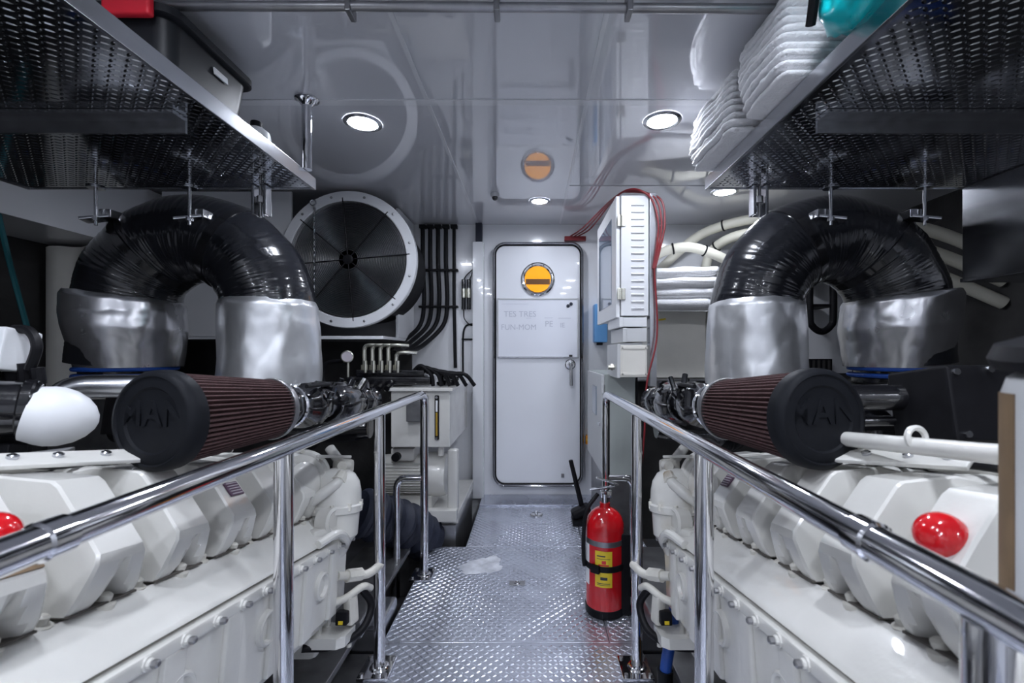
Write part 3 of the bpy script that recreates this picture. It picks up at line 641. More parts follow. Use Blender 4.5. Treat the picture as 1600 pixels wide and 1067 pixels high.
# ------------------------------------------------------------------ insulated exhaust ducts
def duct(s, label):
    t = thing('exhaust_duct', label, 'duct', (XC+s*1.35, 1.95, .98))
    I = Vector((XC+s*1.114, 2.09, 0)); O = Vector((XC+s*1.735, 2.055, 0)); zc = 1.298; Rv = .325
    path = [I+Vector((0, 0, 1.05+.248*k/24)) for k in range(25)]
    for k in range(1, 120):
        a = math.pi*k/120; f = (1-math.cos(a))/2; p = I.lerp(O, f); p.z = zc+Rv*math.sin(a); path.append(p)
    path += [O+Vector((s*.02*k/24, 0, zc-.24*k/24)) for k in range(25)]
    nr = 72; pts = path; rs = []; u = None
    # dense rings so that the wrinkles of the taped wrap are real relief
    dense = []
    for i in range(len(pts)-1):
        dense.append(pts[i]); dense.append((pts[i]+pts[i+1])/2)
    dense.append(pts[-1]); m = len(dense)
    for i, p in enumerate(dense):
        tg = (dense[min(i+1, m-1)]-dense[max(i-1, 0)]).normalized()
        if u is None: u = frame(tg)[0]
        else: u = (u-tg*u.dot(tg)).normalized()
        v = tg.cross(u); ring = []; inner = 1.0
        for j in range(nr):
            a = 2*math.pi*j/nr; dirv = u*math.cos(a)+v*math.sin(a)
            q = .0017*noise.noise((i*.75, math.cos(a)*2.2, math.sin(a)*2.2+s*9))+.0011*noise.noise((i*1.9, math.cos(a)*3, math.sin(a)*3))+.006*noise.noise((i*.05, math.cos(a)*1.3, math.sin(a)*1.3+5))
            ring.append(p+dirv*(.193+q))
        rs.append(ring)
    put('wrapped_bend', MB().rings(rs), WRAP, t, sharp=75)
    # crumpled foil sleeves
    def sleeve(c, r0, r1, z0, z1, m, seed, tilt=0.0, slant=0.0):
        mb = MB(); K = 46; n = 110; rs = []
        for i in range(K+1):
            f = i/K; z = z0+(z1-z0)*f; r = r0+(r1-r0)*min(1, f*1.8)-.012*max(0, f-.7); ring = []
            edge = -.010*max(0, (f-.94)/.06)
            for j in range(n):
                a = 2*math.pi*j/n; ca, sa = math.cos(a), math.sin(a)
                q = .010*noise.noise((ca*1.2+seed, sa*1.2, f*1.2))+.007*max(0, noise.noise((ca*2.2+seed, sa*2.2, f*2.6+seed)))**.7+.0012*noise.noise((ca*7, sa*7+seed, f*6))
                ring.append(Vector((c.x+ca*(r+q+edge)+tilt*(f-.5), c.y+sa*(r+q+edge), z+slant*ca*f+.004*noise.noise((ca*4, sa*4, seed))*f)))
            rs.append(ring)
        for rr_, dz in ((.02, -.004),):    # turned-in top edge
            rs.append([Vector((c.x+(p.x-c.x)*(1-rr_/r1*1.2), c.y+(p.y-c.y)*(1-rr_/r1*1.2), p.z+dz)) for p in rs[-1]])
        return mb.rings(rs, cap=False)
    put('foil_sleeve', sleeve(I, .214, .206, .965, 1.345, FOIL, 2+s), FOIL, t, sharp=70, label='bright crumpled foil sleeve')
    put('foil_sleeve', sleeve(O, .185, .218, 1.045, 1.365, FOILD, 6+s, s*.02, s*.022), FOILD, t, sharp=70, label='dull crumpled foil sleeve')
    for k, z in enumerate((1.038, 1.008)): put('hose_band', MB().torus((O.x, O.y, z), (0, 0, 1), .178, .010, 44, 8), BLUEH, t)
    put('flange_collar', MB().lathe((O.x, O.y, .965), (0, 0, 1), [(.16, 0), (.172, .01), (.172, .03), (.165, .04), (.165, .11)], 40), BLACKG, t)
    # clamps and hanger rods to the shelf
    for a, xr in ((R(62), 1.30), (R(128), 1.68)):
        f = (1-math.cos(a))/2; p = I.lerp(O, f); p.z = zc+Rv*math.sin(a)
        tg = ((O-I)*math.sin(a)/2+Vector((0, 0, Rv*math.cos(a)))).normalized()
        b = put('clamp_band', MB().lathe(p-tg*.018, tg, [(.194, 0), (.198, 0), (.198, .030), (.194, .030)], 48), BLACKG, t)
        q = Vector((XC+s*xr, 1.845, 1.660))
        put('clamp_ear', MB().box(q+Vector((s*.02, .03, 0)), (.10, .07, .012), (0, s*R(12), s*R(-20)), .003).box(q+Vector((s*-.02, .05, .02)), (.05, .07, .035), None, .004), STEEL, b)
        put('hanger_rod', MB().cyl(q+Vector((0, 0, -.035)), (q.x, q.y, SZ-.001), .0065, n=12).cyl(q+Vector((0, 0, -.018)), q+Vector((0, 0, -.002)), .013, n=6).lathe((q.x, q.y, SZ-.001), (0, 0, -1), [(.03, 0), (.03, .005), (.012, .008)], 16), STEEL, b)
duct(-1, 'arched black wrapped exhaust duct with foil sleeves, next to the large fan')
duct(1, 'arched black wrapped exhaust duct with foil sleeves, next to the white louvred cabinet')

# ------------------------------------------------------------------ fan in its plenum box
FX, FY, FZ, FR = -1.10, 2.74, 1.668, .415
pb = thing('fan_plenum', 'white plenum box on the bulkhead behind the large fan', 'duct box', (-1.55, 3.1, 1.2))
put('box_face', MB().bx(-2.25, -1.46, FY+.03, FY+.05, 1.20, 2.09, .004), PAINT, pb)
put('box_bottom', MB().bx(-2.25, -.90, FY+.03, BACK-.031, 1.19, 1.21, .003), PAINT, pb)
put('box_side', MB().bx(-.92, -.90, FY+.35, BACK-.031, 1.21, 2.09, .003), PAINT, pb)
fan = thing('extractor_fan', 'large round extractor fan with wire guard in a white ring', 'fan', (FX, FY, FZ-FR))
put('white_ring', MB().lathe((FX, FY+.02, FZ), (0, -1, 0), [(.352, -.01), (.352, .026), (.356, .03), (.408, .03), (.412, .026), (.412, -.01)], 72), PAINT, fan)
put('tunnel', MB().lathe((FX, FY+.02, FZ), (0, 1, 0), [(.353, 0), (.350, .10), (.335, .14), (.330, .42), (.335, .44), (.358, .44), (.366, .10), (.366, 0)], 64, cap=False), BLACK, fan)
put('tunnel_back', MB().cyl((FX, FY+.455, FZ), (FX, FY+.46, FZ), .35, n=48), DARK, fan)
g = MB(); ng = 30
for k in range(ng): g.torus((FX, FY-.004, FZ), (0, 1, 0), .06+.29*k/(ng-1), .0019, 72, 4)
put('wire_guard', g, STEELD, fan)
for k in range(8):
    a = R(45*k+5); put('guard_spoke', MB().cyl((FX, FY-.009, FZ), (FX+.372*math.cos(a), FY-.009, FZ+.372*math.sin(a)), .0035, n=6), BLACK, fan)
put('guard_hub', MB().lathe((FX, FY-.004, FZ), (0, -1, 0), [(.03, 0), (.03, .008), (.02, .012)], 20), BLACK, fan)
put('motor', MB().lathe((FX-.02, FY+.10, FZ), (0, 1, 0), [(.0, 0), (.03, .0), (.10, .03), (.115, .06), (.115, .24), (.09, .26)], 28), STEELD, fan)
for k in range(7):
    a0 = 2*math.pi*k/7; mb = MB(); rs = []
    for i in range(6):
        r = .10+.22*i/5; a = a0+.22*i/5; tw = R(52-18*i/5); c = Vector((FX+r*math.cos(a), FY+.30, FZ+r*math.sin(a)))
        tv = Vector((-math.sin(a)*math.cos(tw), math.sin(tw), math.cos(a)*math.cos(tw))); w_ = .055+.02*i/5; nn = Vector((-math.sin(a)*-math.sin(tw), math.cos(tw), math.cos(a)*-math.sin(tw)))*.003
        rs.append([c-tv*w_+nn, c+tv*w_+nn, c+tv*w_-nn, c-tv*w_-nn])
    put('blade', mb.rings(rs), DARK, fan)
put('motor_strut', MB().cyl((FX-.02, FY+.14, FZ-.33), (FX-.02, FY+.14, FZ-.09), .010, n=10).cyl((FX-.02, FY+.14, FZ-.13), (FX-.02, FY+.14, FZ-.10), .022, n=8), STEEL, fan)
for k in range(12):
    a = R(30*k+15); put('bolt', MB().lathe((FX+.383*math.cos(a), FY-.010, FZ+.383*math.sin(a)), (0, -1, 0), [(.008, 0), (.008, .003), (.004, .005)], 8), STEELD, fan)
ch = MB(); x = FX-.19
for k in range(34):
    z = FZ+.315-.0185*k
    ch.tube([(x+(.006 if k % 2 else 0)*math.cos(q), FY-.03+(0 if k % 2 else .006)*math.cos(q), z+.011*math.sin(q)) for q in [2*math.pi*i/10 for i in range(10)]], .0022, 5, closed=True)
cn = thing('hanging_chain', 'fine steel chain hanging across the front of the large fan', 'chain', (x, FY-.03, FZ-.32))
put('links', ch, STEEL, cn)
put('eye_hook', MB().torus((x-.012, FY-.024, FZ+.335), (.3, -1, 0), .016, .004, 20, 6).cyl((x-.012, FY-.024, FZ+.32), (x, FY-.03, FZ+.312), .004), STEEL, cn)

# ------------------------------------------------------------------ hydraulic power unit below the fan
hp = thing('hydraulic_unit', 'white hydraulic power unit with tank, motor and brass valve elbows', 'hydraulic unit', (-.66, 2.9, -.05))
tk = put('tank', MB().bx(-.82, -.475, 2.66, 3.38, .555, .885, .006), ENG, hp)
put('tank_top', MB().bx(-.85, -.455, 2.63, 3.40, .885, .905, .003), ENG, tk)
sg = put('sight_glass', MB().bx(-.563, -.537, 2.648, 2.66, .60, .86, .006), BLACK, tk)
put('glass_tube', MB().cyl((-.550, 2.646, .625), (-.550, 2.646, .76), .006, n=10), OIL, sg)
put('glass_tube', MB().cyl((-.550, 2.646, .765), (-.550, 2.646, .83), .006, n=10), WPLAST, sg)
for z in (.612, .848): put('bolt', MB().cyl((-.550, 2.649, z), (-.550, 2.640, z), .008, n=8), STEEL, sg)
put('frame_post', MB().bx(-.49, -.43, 2.66, 2.72, .18, .54, .012), ENG, hp)
put('frame_post', MB().bx(-.86, -.82, 3.2, 3.26, .18, .56, .01), ENG, hp)
put('frame_foot', MB().bx(-.86, -.43, 2.62, 2.68, .13, .20, .008), ENG, hp)
put('frame_base', MB().bx(-.92, -.43, 2.68, 3.40, .10, .16, .006), ENG, hp)
put('plinth', MB().bx(-.92, -.44, 2.66, 3.40, BILGE, .10, .01), STEELD, hp)
mo = put('motor', MB().lathe((-.95, 2.83, .355), (1, 0, 0), [(.05, 0), (.118, .02), (.122, .06), (.122, .30), (.135, .305), (.135, .40), (.125, .43), (.06, .445)], 40), ENG, hp)
for k in range(11):
    z = -.085+.017*k; yy = math.sqrt(max(.0004, .122**2-z*z)); put('cooling_fin', MB().bx(-.90, -.655, 2.83-yy-.012, 2.83-yy+.02, .355+z-.0028, .355+z+.0028), ENG, mo)
tbx = put('terminal_box', MB().bx(-.84, -.70, 2.72, 2.86, .46, .535, .008), ENG, mo)
put('cable_gland', MB().cyl((-.80, 2.725, .49), (-.80, 2.68, .49), .025, n=12), BLACK, tbx)
put('motor_mount', MB().bx(-.92, -.60, 2.74, 2.92, .16, .245, .006), ENG, mo)
put('drain_valve', MB().cyl((-.535, 2.70, .50), (-.535, 2.70, .555), .018, n=10), ENG, tk)
put('junction_box', MB().bx(-.72, -.60, 2.615, 2.66, .71, .86, .006), STEELD, tk)
# valve bank with zinc elbows, gauge
vb = put('valve_bank', MB().bx(-1.10, -.60, 2.70, 2.86, .915, .965, .008).bx(-1.05, -.64, 2.72, 2.84, .965, 1.005, .006), BLACKG, hp)
for k in range(5):
    x = -1.005+.048*k; z1 = 1.15 if k < 4 else 1.105
    put('valve_elbow', MB().tube(fillet([(x, 2.74, 1.0), (x, 2.74, z1), (x+.05, 2.74, z1+.006), (x+.12, 2.76, z1)], .028, 6), .0115, 10).cyl((x, 2.74, 1.0), (x, 2.74, 1.035), .019, n=6), BRASS, vb)
    put('valve_nut', MB().cyl((x+.022, 2.70, .99), (x+.022, 2.70, 1.06), .010, n=8), BRASS, vb)
    for q in range(2): put('solenoid', MB().cyl((x-.01, 2.70+.08*q, .93), (x-.02, 2.62+.06*q, .90+.03*q), .017, n=10), BLACKG, vb)
ga = put('pressure_gauge', MB().lathe((-1.09, 2.70, 1.085), (.2, -1, 0), [(.03, -.03), (.036, 0), (.036, .010), (.031, .012), (.030, .006), (0, .006)], 28).cyl((-1.09, 2.71, .93), (-1.09, 2.71, 1.05), .008, n=8), BRASS, vb)
put('gauge_face', MB().lathe((-1.089, 2.693, 1.085), (.2, -1, 0), [(.030, 0), (.030, .002), (0, .002)], 24), LTXT, ga)
put('gauge_hose', MB().tube(curve([(-1.12, 2.72, 1.06), (-1.22, 2.72, 1.045), (-1.25, 2.72, .98), (-1.24, 2.72, .92)], 6), .013, 10), BLACK, vb)
rp = random.Random(4)
for q in range(6):
    x0 = -.72+.03*q
    put('control_hose', MB().tube(curve([(x0, 2.76, .99), (x0+.06, 2.72, 1.03-.01*q), (x0+.12+.01*q, 2.72, .98), (x0+.13+.02*q, 2.74, .91)], 6), .012, 10), BLACK, vb)
put('pump_head', MB().lathe((-.52, 2.84, .908), (0, 0, 1), [(.07, 0), (.07, .02), (.055, .025), (.055, .06), (.03, .075)], 20).box((-.50, 2.82, .95), (.10, .06, .03), (0, 0, R(15)), .008), BLACKG, hp)
put('navy_bellows', MB().tube(curve([(-.62, 2.66, .02), (-.66, 2.50, .14), (-.74, 2.36, .24), (-.86, 2.25, .32)], 10), .10, 22, rf=lambda i: .115+.012*math.sin(i*1.6)), NAVY, hp)

# black hoses running up the bulkhead
for k, (u, zb) in enumerate(((-.832, 1.32), (-.775, 1.30), (-.715, 1.26), (-.655, 1.24), (-.592, .98))):
    y = BACK-.028
    if k < 4:
        zt = 1.16-.012*k
        pts = curve([(u+.0, y, 2.085), (u, y, 1.80), (u+.010, y, 1.50), (u-.015, y-.02, 1.32+.0*k), (u-.08-.012*k, y-.20, 1.20-.01*k), (-.90+.03*k, 3.05, zt-.01), (-.892+.044*k, 2.77, zt-.01)], 8)
    else: pts = [(u, y, 2.085), (u, y, 1.5), (u+.01, y, .99)]
    hs = thing('hydraulic_hose', ('black hose running up the bulkhead closest to the fan ring', 'black hose up the bulkhead between two other curved hoses', 'black hose up the bulkhead between two other curved hoses', 'black curved hose up the bulkhead next to the thin straight one', 'thin straight black hose down the bulkhead beside the cable connectors')[k], 'hose', (u, y, zb), group='hoses up the bulkhead')
    put('hose', MB().tube(pts, .0165 if k < 4 else .013, 12), BLACK, hs)
    put('end_collar', MB().bx(u-.026, u+.026, y-.02, BACK-.0005, 2.06, 2.088, .004), BLACK, hs)
    for z in (1.74, 1.46): put('clip', MB().bx(u-.030, u+.030, y-.019, BACK-.0005, z-.008, z+.008, .003), BLACK, hs)
lw = thing('cable_connectors', 'pair of inline cable connectors on the bulkhead beside the trim column', 'cables', (-.50, BACK-.02, 1.0))
for x in (-.520, -.480):
    put('connector', MB().cyl((x, BACK-.02, 1.44), (x, BACK-.02, 1.67), .016, n=12), BLACKG, lw)
    put('connector_band', MB().cyl((x, BACK-.02, 1.53), (x, BACK-.02, 1.60), .019, n=12), BRASS, lw)
    put('lead', MB().tube(curve([(x, BACK-.02, 1.66), (x+.02, BACK-.02, 1.70), (-.447, BACK-.02, 1.75)], 6), .004, 6), BLACK, lw)
put('lead', MB().tube(curve([(-.447, BACK-.015, 1.33), (-.505, BACK-.015, 1.31), (-.525, BACK-.015, 1.22), (-.525, BACK-.015, .95)], 6), .007, 8), BLACK, lw)
put('clip', MB().bx(-.535, -.447, BACK-.02, BACK-.001, 1.205, 1.217), BLACK, lw)
put('lead', MB().tube(curve([(-.52, BACK-.015, 1.44), (-.515, BACK-.015, 1.37), (-.47, BACK-.015, 1.32), (-.447, BACK-.015, 1.32)], 6), .004, 6), BLACK, lw)

# ------------------------------------------------------------------ louvred electric cabinet and what hangs with it
ec = thing('electric_cabinet', 'white louvred electric cabinet with hinged window door beside the entrance', 'cabinet', (.55, 2.8, 1.30))
put('body', MB().bx(.478, .625, 2.42, 3.12, 1.305, 1.945, .004), WPLAST, ec)
lm = MB().prism([(-.034, 0, -.004), (-.034, -.007, -.002), (-.034, 0, .006)], (.068, 0, 0)).mesh('louvre'); lm.materials.append(WPLAST)
for k in range(16): inst('louvre', lm, ec, Vector((.565, 2.419, 1.345+.0365*k))-Vector((.55, 2.8, 1.30)))
dr = put('cabinet_door', MB().bx(.452, .474, 2.43, 3.11, 1.295, 1.945, .004), WPLAST, ec)
put('window', MB().bx(.4495, .453, 2.56, 3.02, 1.38, 1.86, .001), SMOKE, dr)
for z in (1.42, 1.81): put('hinge', MB().bx(.458, .500, 2.412, 2.421, z-.03, z+.03, .002).cyl((.476, 2.414, z-.03), (.476, 2.414, z+.03), .006, n=10), BRASS, dr)
mc = thing('red_cables', 'loop of thin red cables over the louvred cabinet', 'cables', (.6, 2.45, 1.4))
for k in range(3):
    o = .022*k
    put('cable', MB().tube(curve([(.30+.03*k, 3.49, 2.00), (.37+.03*k, 3.25, 2.00), (.46+.012*k, 2.62, 1.985+.3*o), (.54, 2.44+.02*k, 1.985), (.63+o, 2.40, 1.925), (.665+o*.8, 2.385, 1.80), (.660+o*.5, 2.385, 1.68), (.64+o*.2, 2.385, 1.55)], 8), .0055, 8), REDC, mc)
put('cable', MB().tube(curve([(.645, 2.385, 1.55), (.655, 2.37, 1.2), (.60, 2.36, .95), (.585, 2.35, .70), (.56, 2.33, .40), (.57, 2.33, .05)], 8), .005, 8), REDC, mc)
put('cable_gland_bar', MB().bx(.255, .42, 3.48, 3.518, 1.965, 2.0, .004), REDC, mc)
for i, (z0, z1, m, lb) in enumerate(((1.245, 1.295, WPLAST, 'flat white junction box hung right under the louvred cabinet'), (1.165, 1.238, GREYP, 'pale grey junction box between the flat white box and the beige one'))):
    jb = thing('junction_box', lb, 'box', (.53, 2.55, z0)); x0 = .465+.018*i
    put('body', MB().bx(x0+.02, .612, 2.405, 2.75, z0, z1, .004), m, jb); put('lid', MB().bx(x0, x0+.022, 2.40, 2.755, z0-.002, z1+.002, .004), WPLAST if i == 0 else BLUE if 0 else GREYP, jb)
bb = thing('junction_box', 'beige plastic junction box with ribbed lid and cable gland', 'box', (.53, 2.5, .975))
put('body', MB().bx(.465, .612, 2.40, 2.70, .978, 1.150, .006), CREAM, bb); put('lid', MB().bx(.452, .470, 2.395, 2.705, .974, 1.154, .004), GREYP, bb)
put('rim', MB().bx(.463, .614, 2.396, 2.401, 1.128, 1.137).bx(.463, .614, 2.396, 2.401, .990, .999).bx(.478, .484, 2.396, 2.401, .985, 1.145).bx(.600, .606, 2.396, 2.401, .985, 1.145), CREAM, bb)
put('cable_gland', MB().cyl((.455, 2.46, 1.03), (.415, 2.46, 1.03), .014, n=10).cyl((.43, 2.46, 1.03), (.44, 2.46, 1.03), .020, n=6), BRASS, bb)
sb = thing('steel_stanchion', 'vertical grey angle stanchion carrying the louvred cabinet', 'stanchion', (.64, 2.40, .9))
put('flange', MB().bx(.627, .662, 2.40, 2.406, .93, 1.95, .001), STEEL, sb); put('flange', MB().bx(.627, .632, 2.406, 2.46, .93, 1.95, .001), STEEL, sb)
bn = thing('blue_holder', 'bright blue plastic holder on the bulkhead beside the door', 'holder', (.52, BACK-.06, 1.17))
put('body', MB().bx(.475, .575, BACK-.10, BACK-.001, 1.185, 1.475, .01), BLUE, bn); put('foot', MB().cyl((.52, BACK-.06, 1.165), (.52, BACK-.06, 1.186), .024, n=14), BLACK, bn)
dx = thing('distribution_box', 'grey green steel distribution box beside the walkway by the door', 'cabinet', (.49, 2.9, .40))
put('body', MB().bx(.425, .60, 2.62, 3.28, .40, .985, .005), GREENB, dx)
dd = put('box_door', MB().bx(.405, .425, 2.63, 3.27, .41, .98, .004), GREYP, dx)
put('switch_plate', MB().bx(.400, .406, 2.82, 2.98, .72, .90, .003), SMOKE, dd); put('lock', MB().bx(.395, .406, 2.66, 2.70, .68, .70, .003), CHROME, dd)
put('edge_seam', MB().bx(.602, .612, 2.615, 2.63, .40, .985), BLACK, dx)
for z in (.50, .90): put('hinge', MB().cyl((.412, 2.622, z-.025), (.412, 2.622, z+.025), .010, n=10), GREYP, dd)
put('stand', MB().bx(.43, .59, 2.64, 3.26, .001, .40, .004), STEELD, dx)
ob = thing('orange_switch', 'small orange switch on the bulkhead beside the door frame', 'switch', (.445, BACK-.03, .40))
put('body', MB().bx(.418, .465, BACK-.04, BACK-.001, .405, .475, .006), ORANGE, ob); put('button', MB().cyl((.44, BACK-.04, .44), (.44, BACK-.055, .44), .015, n=12), YELLOW, ob)
lv = thing('tiller_lever', 'black lever leaning from a dark foot clamp before the door', 'lever', (.38, 3.0, .001))
put('rod', MB().cyl((.258, 2.98, .405), (.335, 3.00, .09), .014, .017, 12, .004), BLACK, lv)
put('clamp', MB().box((.325, 2.98, .07), (.13, .10, .06), (0, R(-25), 0), .02, 3), BLACK, lv); put('foot', MB().bx(.265, .39, 2.90, 3.02, .0025, .03, .004), BLACK, lv)

# cream lockers, towels, hoses on the extinguisher side
for i, (x0, x1, lb) in enumerate(((.85, 1.25, 'cream locker with a yellow tag, next to the louvred cabinet'), (1.26, 1.66, 'cream locker behind the foil sleeve of the duct'))):
    lk = thing('cream_locker', lb, 'locker', ((x0+x1)/2, 3.37, .925))
    put('body', MB().bx(x0, x1, 3.264, BACK-.031, .925, 1.405, .004), CREAM, lk); put('door_panel', MB().bx(x0+.003, x1-.003, 3.25, 3.266, .93, 1.40, .003), CREAM, lk)
    if i == 0: put('tag', MB().box((.935, 3.248, 1.345), (.05, .003, .012), (0, R(-8), 0)), YELLOW, lk)
ls = thing('locker_ledge', 'thin dark steel ledge under the cream lockers', 'ledge', (1.2, 3.3, .90)); put('ledge', MB().bx(.66, 1.95, 3.22, BACK-.031, .905, .922, .003), STEELD, ls)
towel(.75, 1.30, 3.05, 3.28, 1.408, 1.70, 4, 'bundle of folded white towels on top of the cream lockers', .01, 14, 4.5)
ho = [('cream hose arching over the towels on the lockers', [(.83, 3.32, 1.76), (.95, 3.24, 1.83), (1.10, 3.20, 1.85), (1.26, 3.20, 1.81), (1.45, 3.22, 1.73)]),
      ('cream hose rising steeply behind the towels to the ceiling corner', [(.88, 3.46, 1.64), (1.08, 3.42, 1.84), (1.24, 3.34, 1.97), (1.42, 3.2, 2.02), (1.70, 3.0, 2.03)]),
      ('cream hose clipped below the steep one beside the duct', [(1.30, 3.42, 1.70), (1.33, 3.37, 1.85), (1.42, 3.24, 1.925), (1.6, 3.08, 1.94), (1.85, 2.9, 1.94)])]
for lb, pts in ho:
    t = thing('cream_hose', lb, 'hose', pts[0]); c = curve(pts, 8)
    put('hose', MB().tube(c, .034, 16), HOSEW, t)
    for i in (len(c)//3, 2*len(c)//3): put('hose_clip', MB().torus(c[i], c[i+1]-c[i], .036, .006, 24, 6), BLACK, t)
hw = thing('spare_hose', 'cream hoses coiled outboard behind the duct by the white wall box', 'hose', (2.0, 2.9, 1.6))
for k in range(3): put('hose', MB().tube(curve([(1.72, 2.75, 1.93-.08*k), (1.95, 2.68, 1.90-.09*k), (2.3, 2.6, 1.80-.12*k), (2.598, 2.5, 1.62-.12*k)], 8), .035, 14), HOSEW, hw)
put('strap', MB().torus((1.98, 2.71, 1.80), (.3, -.15, -.2), .10, .008, 24, 6), BLACK, hw)
uh = thing('black_u_hose', 'black hose hanging in a U on the white bulkhead seen through the duct arch', 'hose', (2.1, 3.3, 1.2))
put('hose', MB().tube(curve([(2.02, 3.3, 1.75), (2.02, 3.3, 1.38), (2.04, 3.3, 1.30), (2.105, 3.3, 1.26), (2.17, 3.3, 1.30), (2.19, 3.3, 1.38), (2.19, 3.3, 1.75)], 8), .024, 14), BLACK, uh)
for z in (1.45, 1.66): put('hose_clip', MB().bx(2.0, 2.21, 3.29, BACK-.0005, z-.01, z+.01, .003), BLACK, uh)
ub = thing('grey_wall_box', 'small pale box on the bulkhead behind the duct arch', 'box', (1.91, 3.4, 1.54)); put('body', MB().bx(1.86, 1.97, 3.38, BACK-.001, 1.54, 1.75, .006), GREYP, ub); put('cover', MB().bx(1.865, 1.965, 3.37, 3.382, 1.545, 1.745, .003), WPLAST, ub)
pv = thing('perforated_vent', 'black perforated vent strip low on the bulkhead behind the duct', 'vent', (1.98, 3.48, .951)); put('frame', MB().bx(1.67, 2.3, BACK-.045, BACK-.031, .951, 1.06, .003), BLACK, pv)
for k in range(16): put('slat', MB().bx(1.68+.039*k, 1.695+.039*k, BACK-.052, BACK-.044, .965, 1.05), DARK, pv)

# white wall box under the outer end of the towel shelf
wx = thing('wall_box', 'large white box with steel edges hung under the towel shelf', 'box', (2.0, 1.7, 1.39))
put('body', MB().bx(1.765, 2.55, 1.10, 1.855, 1.41, 1.77, .006), WPLAST, wx)
put('edge_strip', MB().bx(1.752, 1.768, 1.10, 1.85, 1.395, 1.775, .002), STEEL, wx); put('edge_strip', MB().bx(1.752, 2.56, 1.095, 1.86, 1.395, 1.411, .002), STEEL, wx)
put('catch', MB().bx(2.0, 2.06, 1.085, 1.10, 1.58, 1.70, .006), GREYP, wx)

# grey coolant tank standing at the near end of the right engine
ct = thing('coolant_tank', 'pale grey coolant tank with black cap and brown strip at the handrail', 'tank', (.514, .425, .765))
cx_, cy_ = .514, .425
put('body', MB().lathe((cx_, cy_, .765), (0, 0, 1), [(.045, 0), (.053, .008), (.053, .305), (.049, .32), (.04, .327)], 36), GREYP, ct)
put('cap', MB().lathe((cx_+.004, cy_, 1.092), (-.08, -.05, 1), [(.040, 0), (.062, .004), (.066, .014), (.060, .028), (.035, .036), (0, .038)], 36), BLACK, ct)
def arc(r_, a0, a1, n_): return [Vector((cx_+r_*math.cos(R(a0+(a1-a0)*k/n_)), cy_+r_*math.sin(R(a0+(a1-a0)*k/n_)), .78)) for k in range(n_+1)]
rg = arc(.0545, 138, 170, 6)+arc(.0532, 170, 138, 6)
put('brown_strip', MB().rings([rg, [p+Vector((0, 0, .29)) for p in rg]]), BROWN, ct)
put('spout', MB().tube([(cx_-.045, cy_-.02, 1.075), (cx_-.062, cy_-.025, 1.07), (cx_-.066, cy_-.025, 1.05)], .006, 8), GREYP, ct)

# ------------------------------------------------------------------ outboard structure on the fan side
sf = thing('soffit', 'white longitudinal soffit under the outer edge of the tote shelf', 'soffit', (-2.5, 2.5, 1.72))
put('face', MB().bx(-2.74, -2.321, 0.6, BACK-.031, 1.72, 1.74, .004), PAINT, sf); put('side', MB().bx(-2.32, -2.30, 0.6, BACK-.031, 1.715, 2.09, .003), PAINT, sf)
cp_ = MB(); z0, z1 = .85, 1.70; pr_ = []
for k in range(9):
    x = -2.72+.05*k; y = 2.55-(.03 if k % 4 in (1, 2) else 0); pr_.append((x, y))
cp_.rings([[Vector((x, y, z)) for x, y in pr_]+[Vector((x, 2.75, z)) for x, y in pr_[::-1]] for z in (z0, z1)])
ck = thing('cream_tank', 'cream corrugated tank outboard of the fan side duct', 'tank', (-2.5, 2.6, .85)); put('shell', cp_, CREAM, ck)
put('support', MB().bx(-2.72, -2.32, 2.56, 2.74, BILGE, .85), STEELD, ck)
put('bolt', MB().cyl((-2.66, 2.552, 1.66), (-2.66, 2.54, 1.66), .014, n=10), STEELD, ck)
tc_ = thing('braided_line', 'teal braided line hanging outboard at the cream corrugated tank', 'rope', (-2.3, 1.95, 1.2)); put('strands', MB().tube(curve([(-2.32, 1.98, 1.72), (-2.27, 1.97, 1.55), (-2.22, 1.96, 1.40), (-2.16, 1.95, 1.22)], 8), .010, 8), TEALC, tc_)

# ------------------------------------------------------------------ fire extinguisher
ex, ey = .318, 1.965
fe = thing('fire_extinguisher', 'red fire extinguisher with yellow label strapped at the handrail', 'extinguisher', (ex, ey, .0025))
r = .082
body = [(.070, .012), (r, .022), (r, .36)]+[(r*math.cos(R(a)), .36+.085*math.sin(R(a))) for a in (15, 30, 45, 60, 72)]+[(.022, .447), (.022, .46)]
put('cylinder', MB().lathe((ex, ey, .0025), (0, 0, 1), body, 44), RED, fe)
put('foot_ring', MB().lathe((ex, ey, .0025), (0, 0, 1), [(.074, 0), (.084, 0), (.085, .03), (.080, .034)], 40), BLACK, fe)
put('grey_band', MB().lathe((ex, ey, .3), (0, 0, 1), [(r, 0), (r+.0012, 0), (r+.0012, .022), (r, .022)], 44), STEELD, fe)
def patch(z0, z1, a0, a1, rr_, n=8):
    ring0 = [Vector((ex+rr_*math.cos(R(a0+(a1-a0)*k/n)), ey+rr_*math.sin(R(a0+(a1-a0)*k/n)), z0)) for k in range(n+1)]; mb = MB()
    mb.add(ring0+[p+Vector((0, 0, z1-z0)) for p in ring0], [(k, k+1, n+2+k, n+1+k) for k in range(n)]); return mb
lb = put('yellow_label', patch(.135, .285, -128, -78, r+.0013), YELLOW, fe)
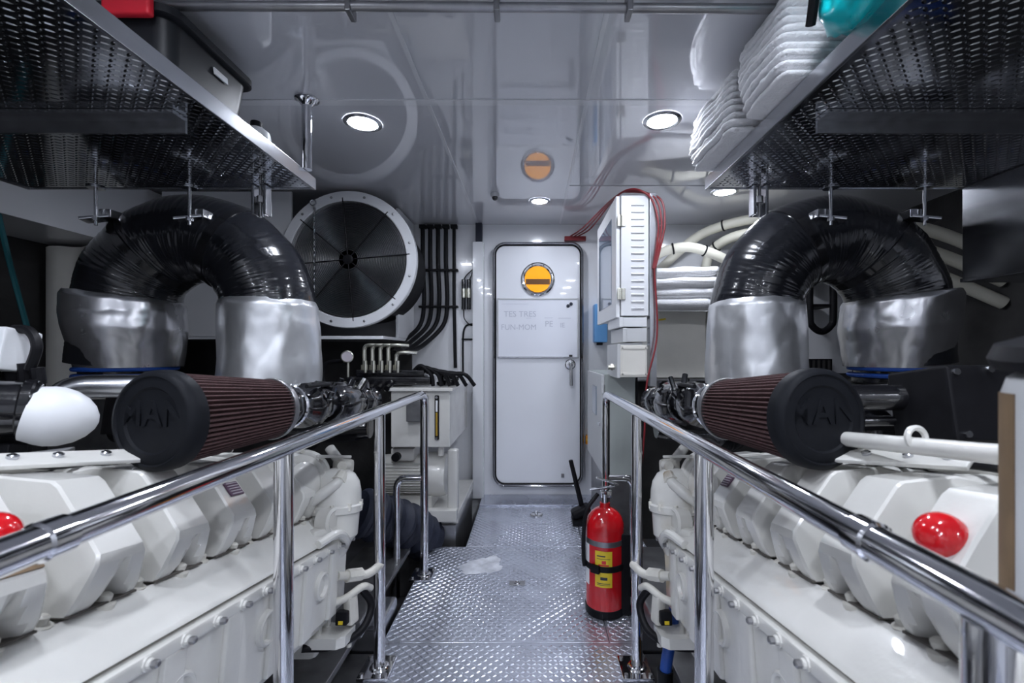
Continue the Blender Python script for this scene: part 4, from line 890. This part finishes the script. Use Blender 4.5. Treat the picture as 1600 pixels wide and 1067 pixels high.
for (z0, z1, a0, a1, m) in ((.262, .267, -122, -98, DINK), (.232, .246, -108, -96, REDP), (.224, .230, -118, -88, REDP), (.166, .178, -112, -92, DINK), (.150, .153, -122, -84, DINK), (.144, .146, -122, -84, DINK), (.252, .254, -122, -84, DINK)): put('label_print', patch(z0, z1, a0, a1, r+.0018), m, lb)
put('white_label', patch(.13, .30, -176, -150, r+.0013), WPLAST, fe)
vl = put('valve', MB().cyl((ex, ey, .455), (ex, ey, .50), .016, n=16).box((ex+.005, ey, .50), (.05, .028, .03), None, .005), CHROME, fe)
put('carry_handle', MB().box((ex-.012, ey, .525), (.11, .02, .008), (0, R(-8), 0), .003).box((ex+.01, ey, .555), (.10, .018, .007), (0, R(18), 0), .003), CHROME, vl)
put('discharge_hose', MB().tube(curve([(ex-.03, ey, .50), (ex-.078, ey-.02, .44), (ex-.093, ey-.02, .35), (ex-.094, ey-.02, .24), (ex-.090, ey-.02, .20)], 8), .009, 10), BLACK, fe)
put('strap', MB().lathe((ex, ey, .198), (0, 0, 1), [(r, 0), (r+.005, 0), (r+.005, .024), (r, .024)], 44).box((ex-.052, ey-.074, .21), (.04, .016, .034), (0, 0, R(-35)), .004), BLACK, fe)
put('bracket', MB().bx(.352, .418, ey-.055, ey+.09, .004, .345, .006), BLACK, fe)
bh = thing('blue_hose', 'short blue hose dropping into the bilge behind the extinguisher rail', 'hose', (.436, 1.485, -.319)); put('hose', MB().tube(curve([(.478, 1.485, .34), (.458, 1.485, .2), (.442, 1.485, .10), (.436, 1.485, .04)], 6), .019, 14), BLUEH, bh)
put('end_sleeve', MB().cyl((.437, 1.485, .075), (.434, 1.485, -.319), .025, n=14), BLACK, bh)
yv = thing('yellow_valve', 'small yellow valve handle low in the bilge by the blue hose', 'valve', (.53, 1.48, -.1)); put('handle', MB().bx(.515, .537, 1.46, 1.475, -.12, .02, .004), ORANGE, yv); put('valve_body', MB().cyl((.527, 1.48, -.319), (.527, 1.48, -.12), .018, n=12), STEELD, yv)
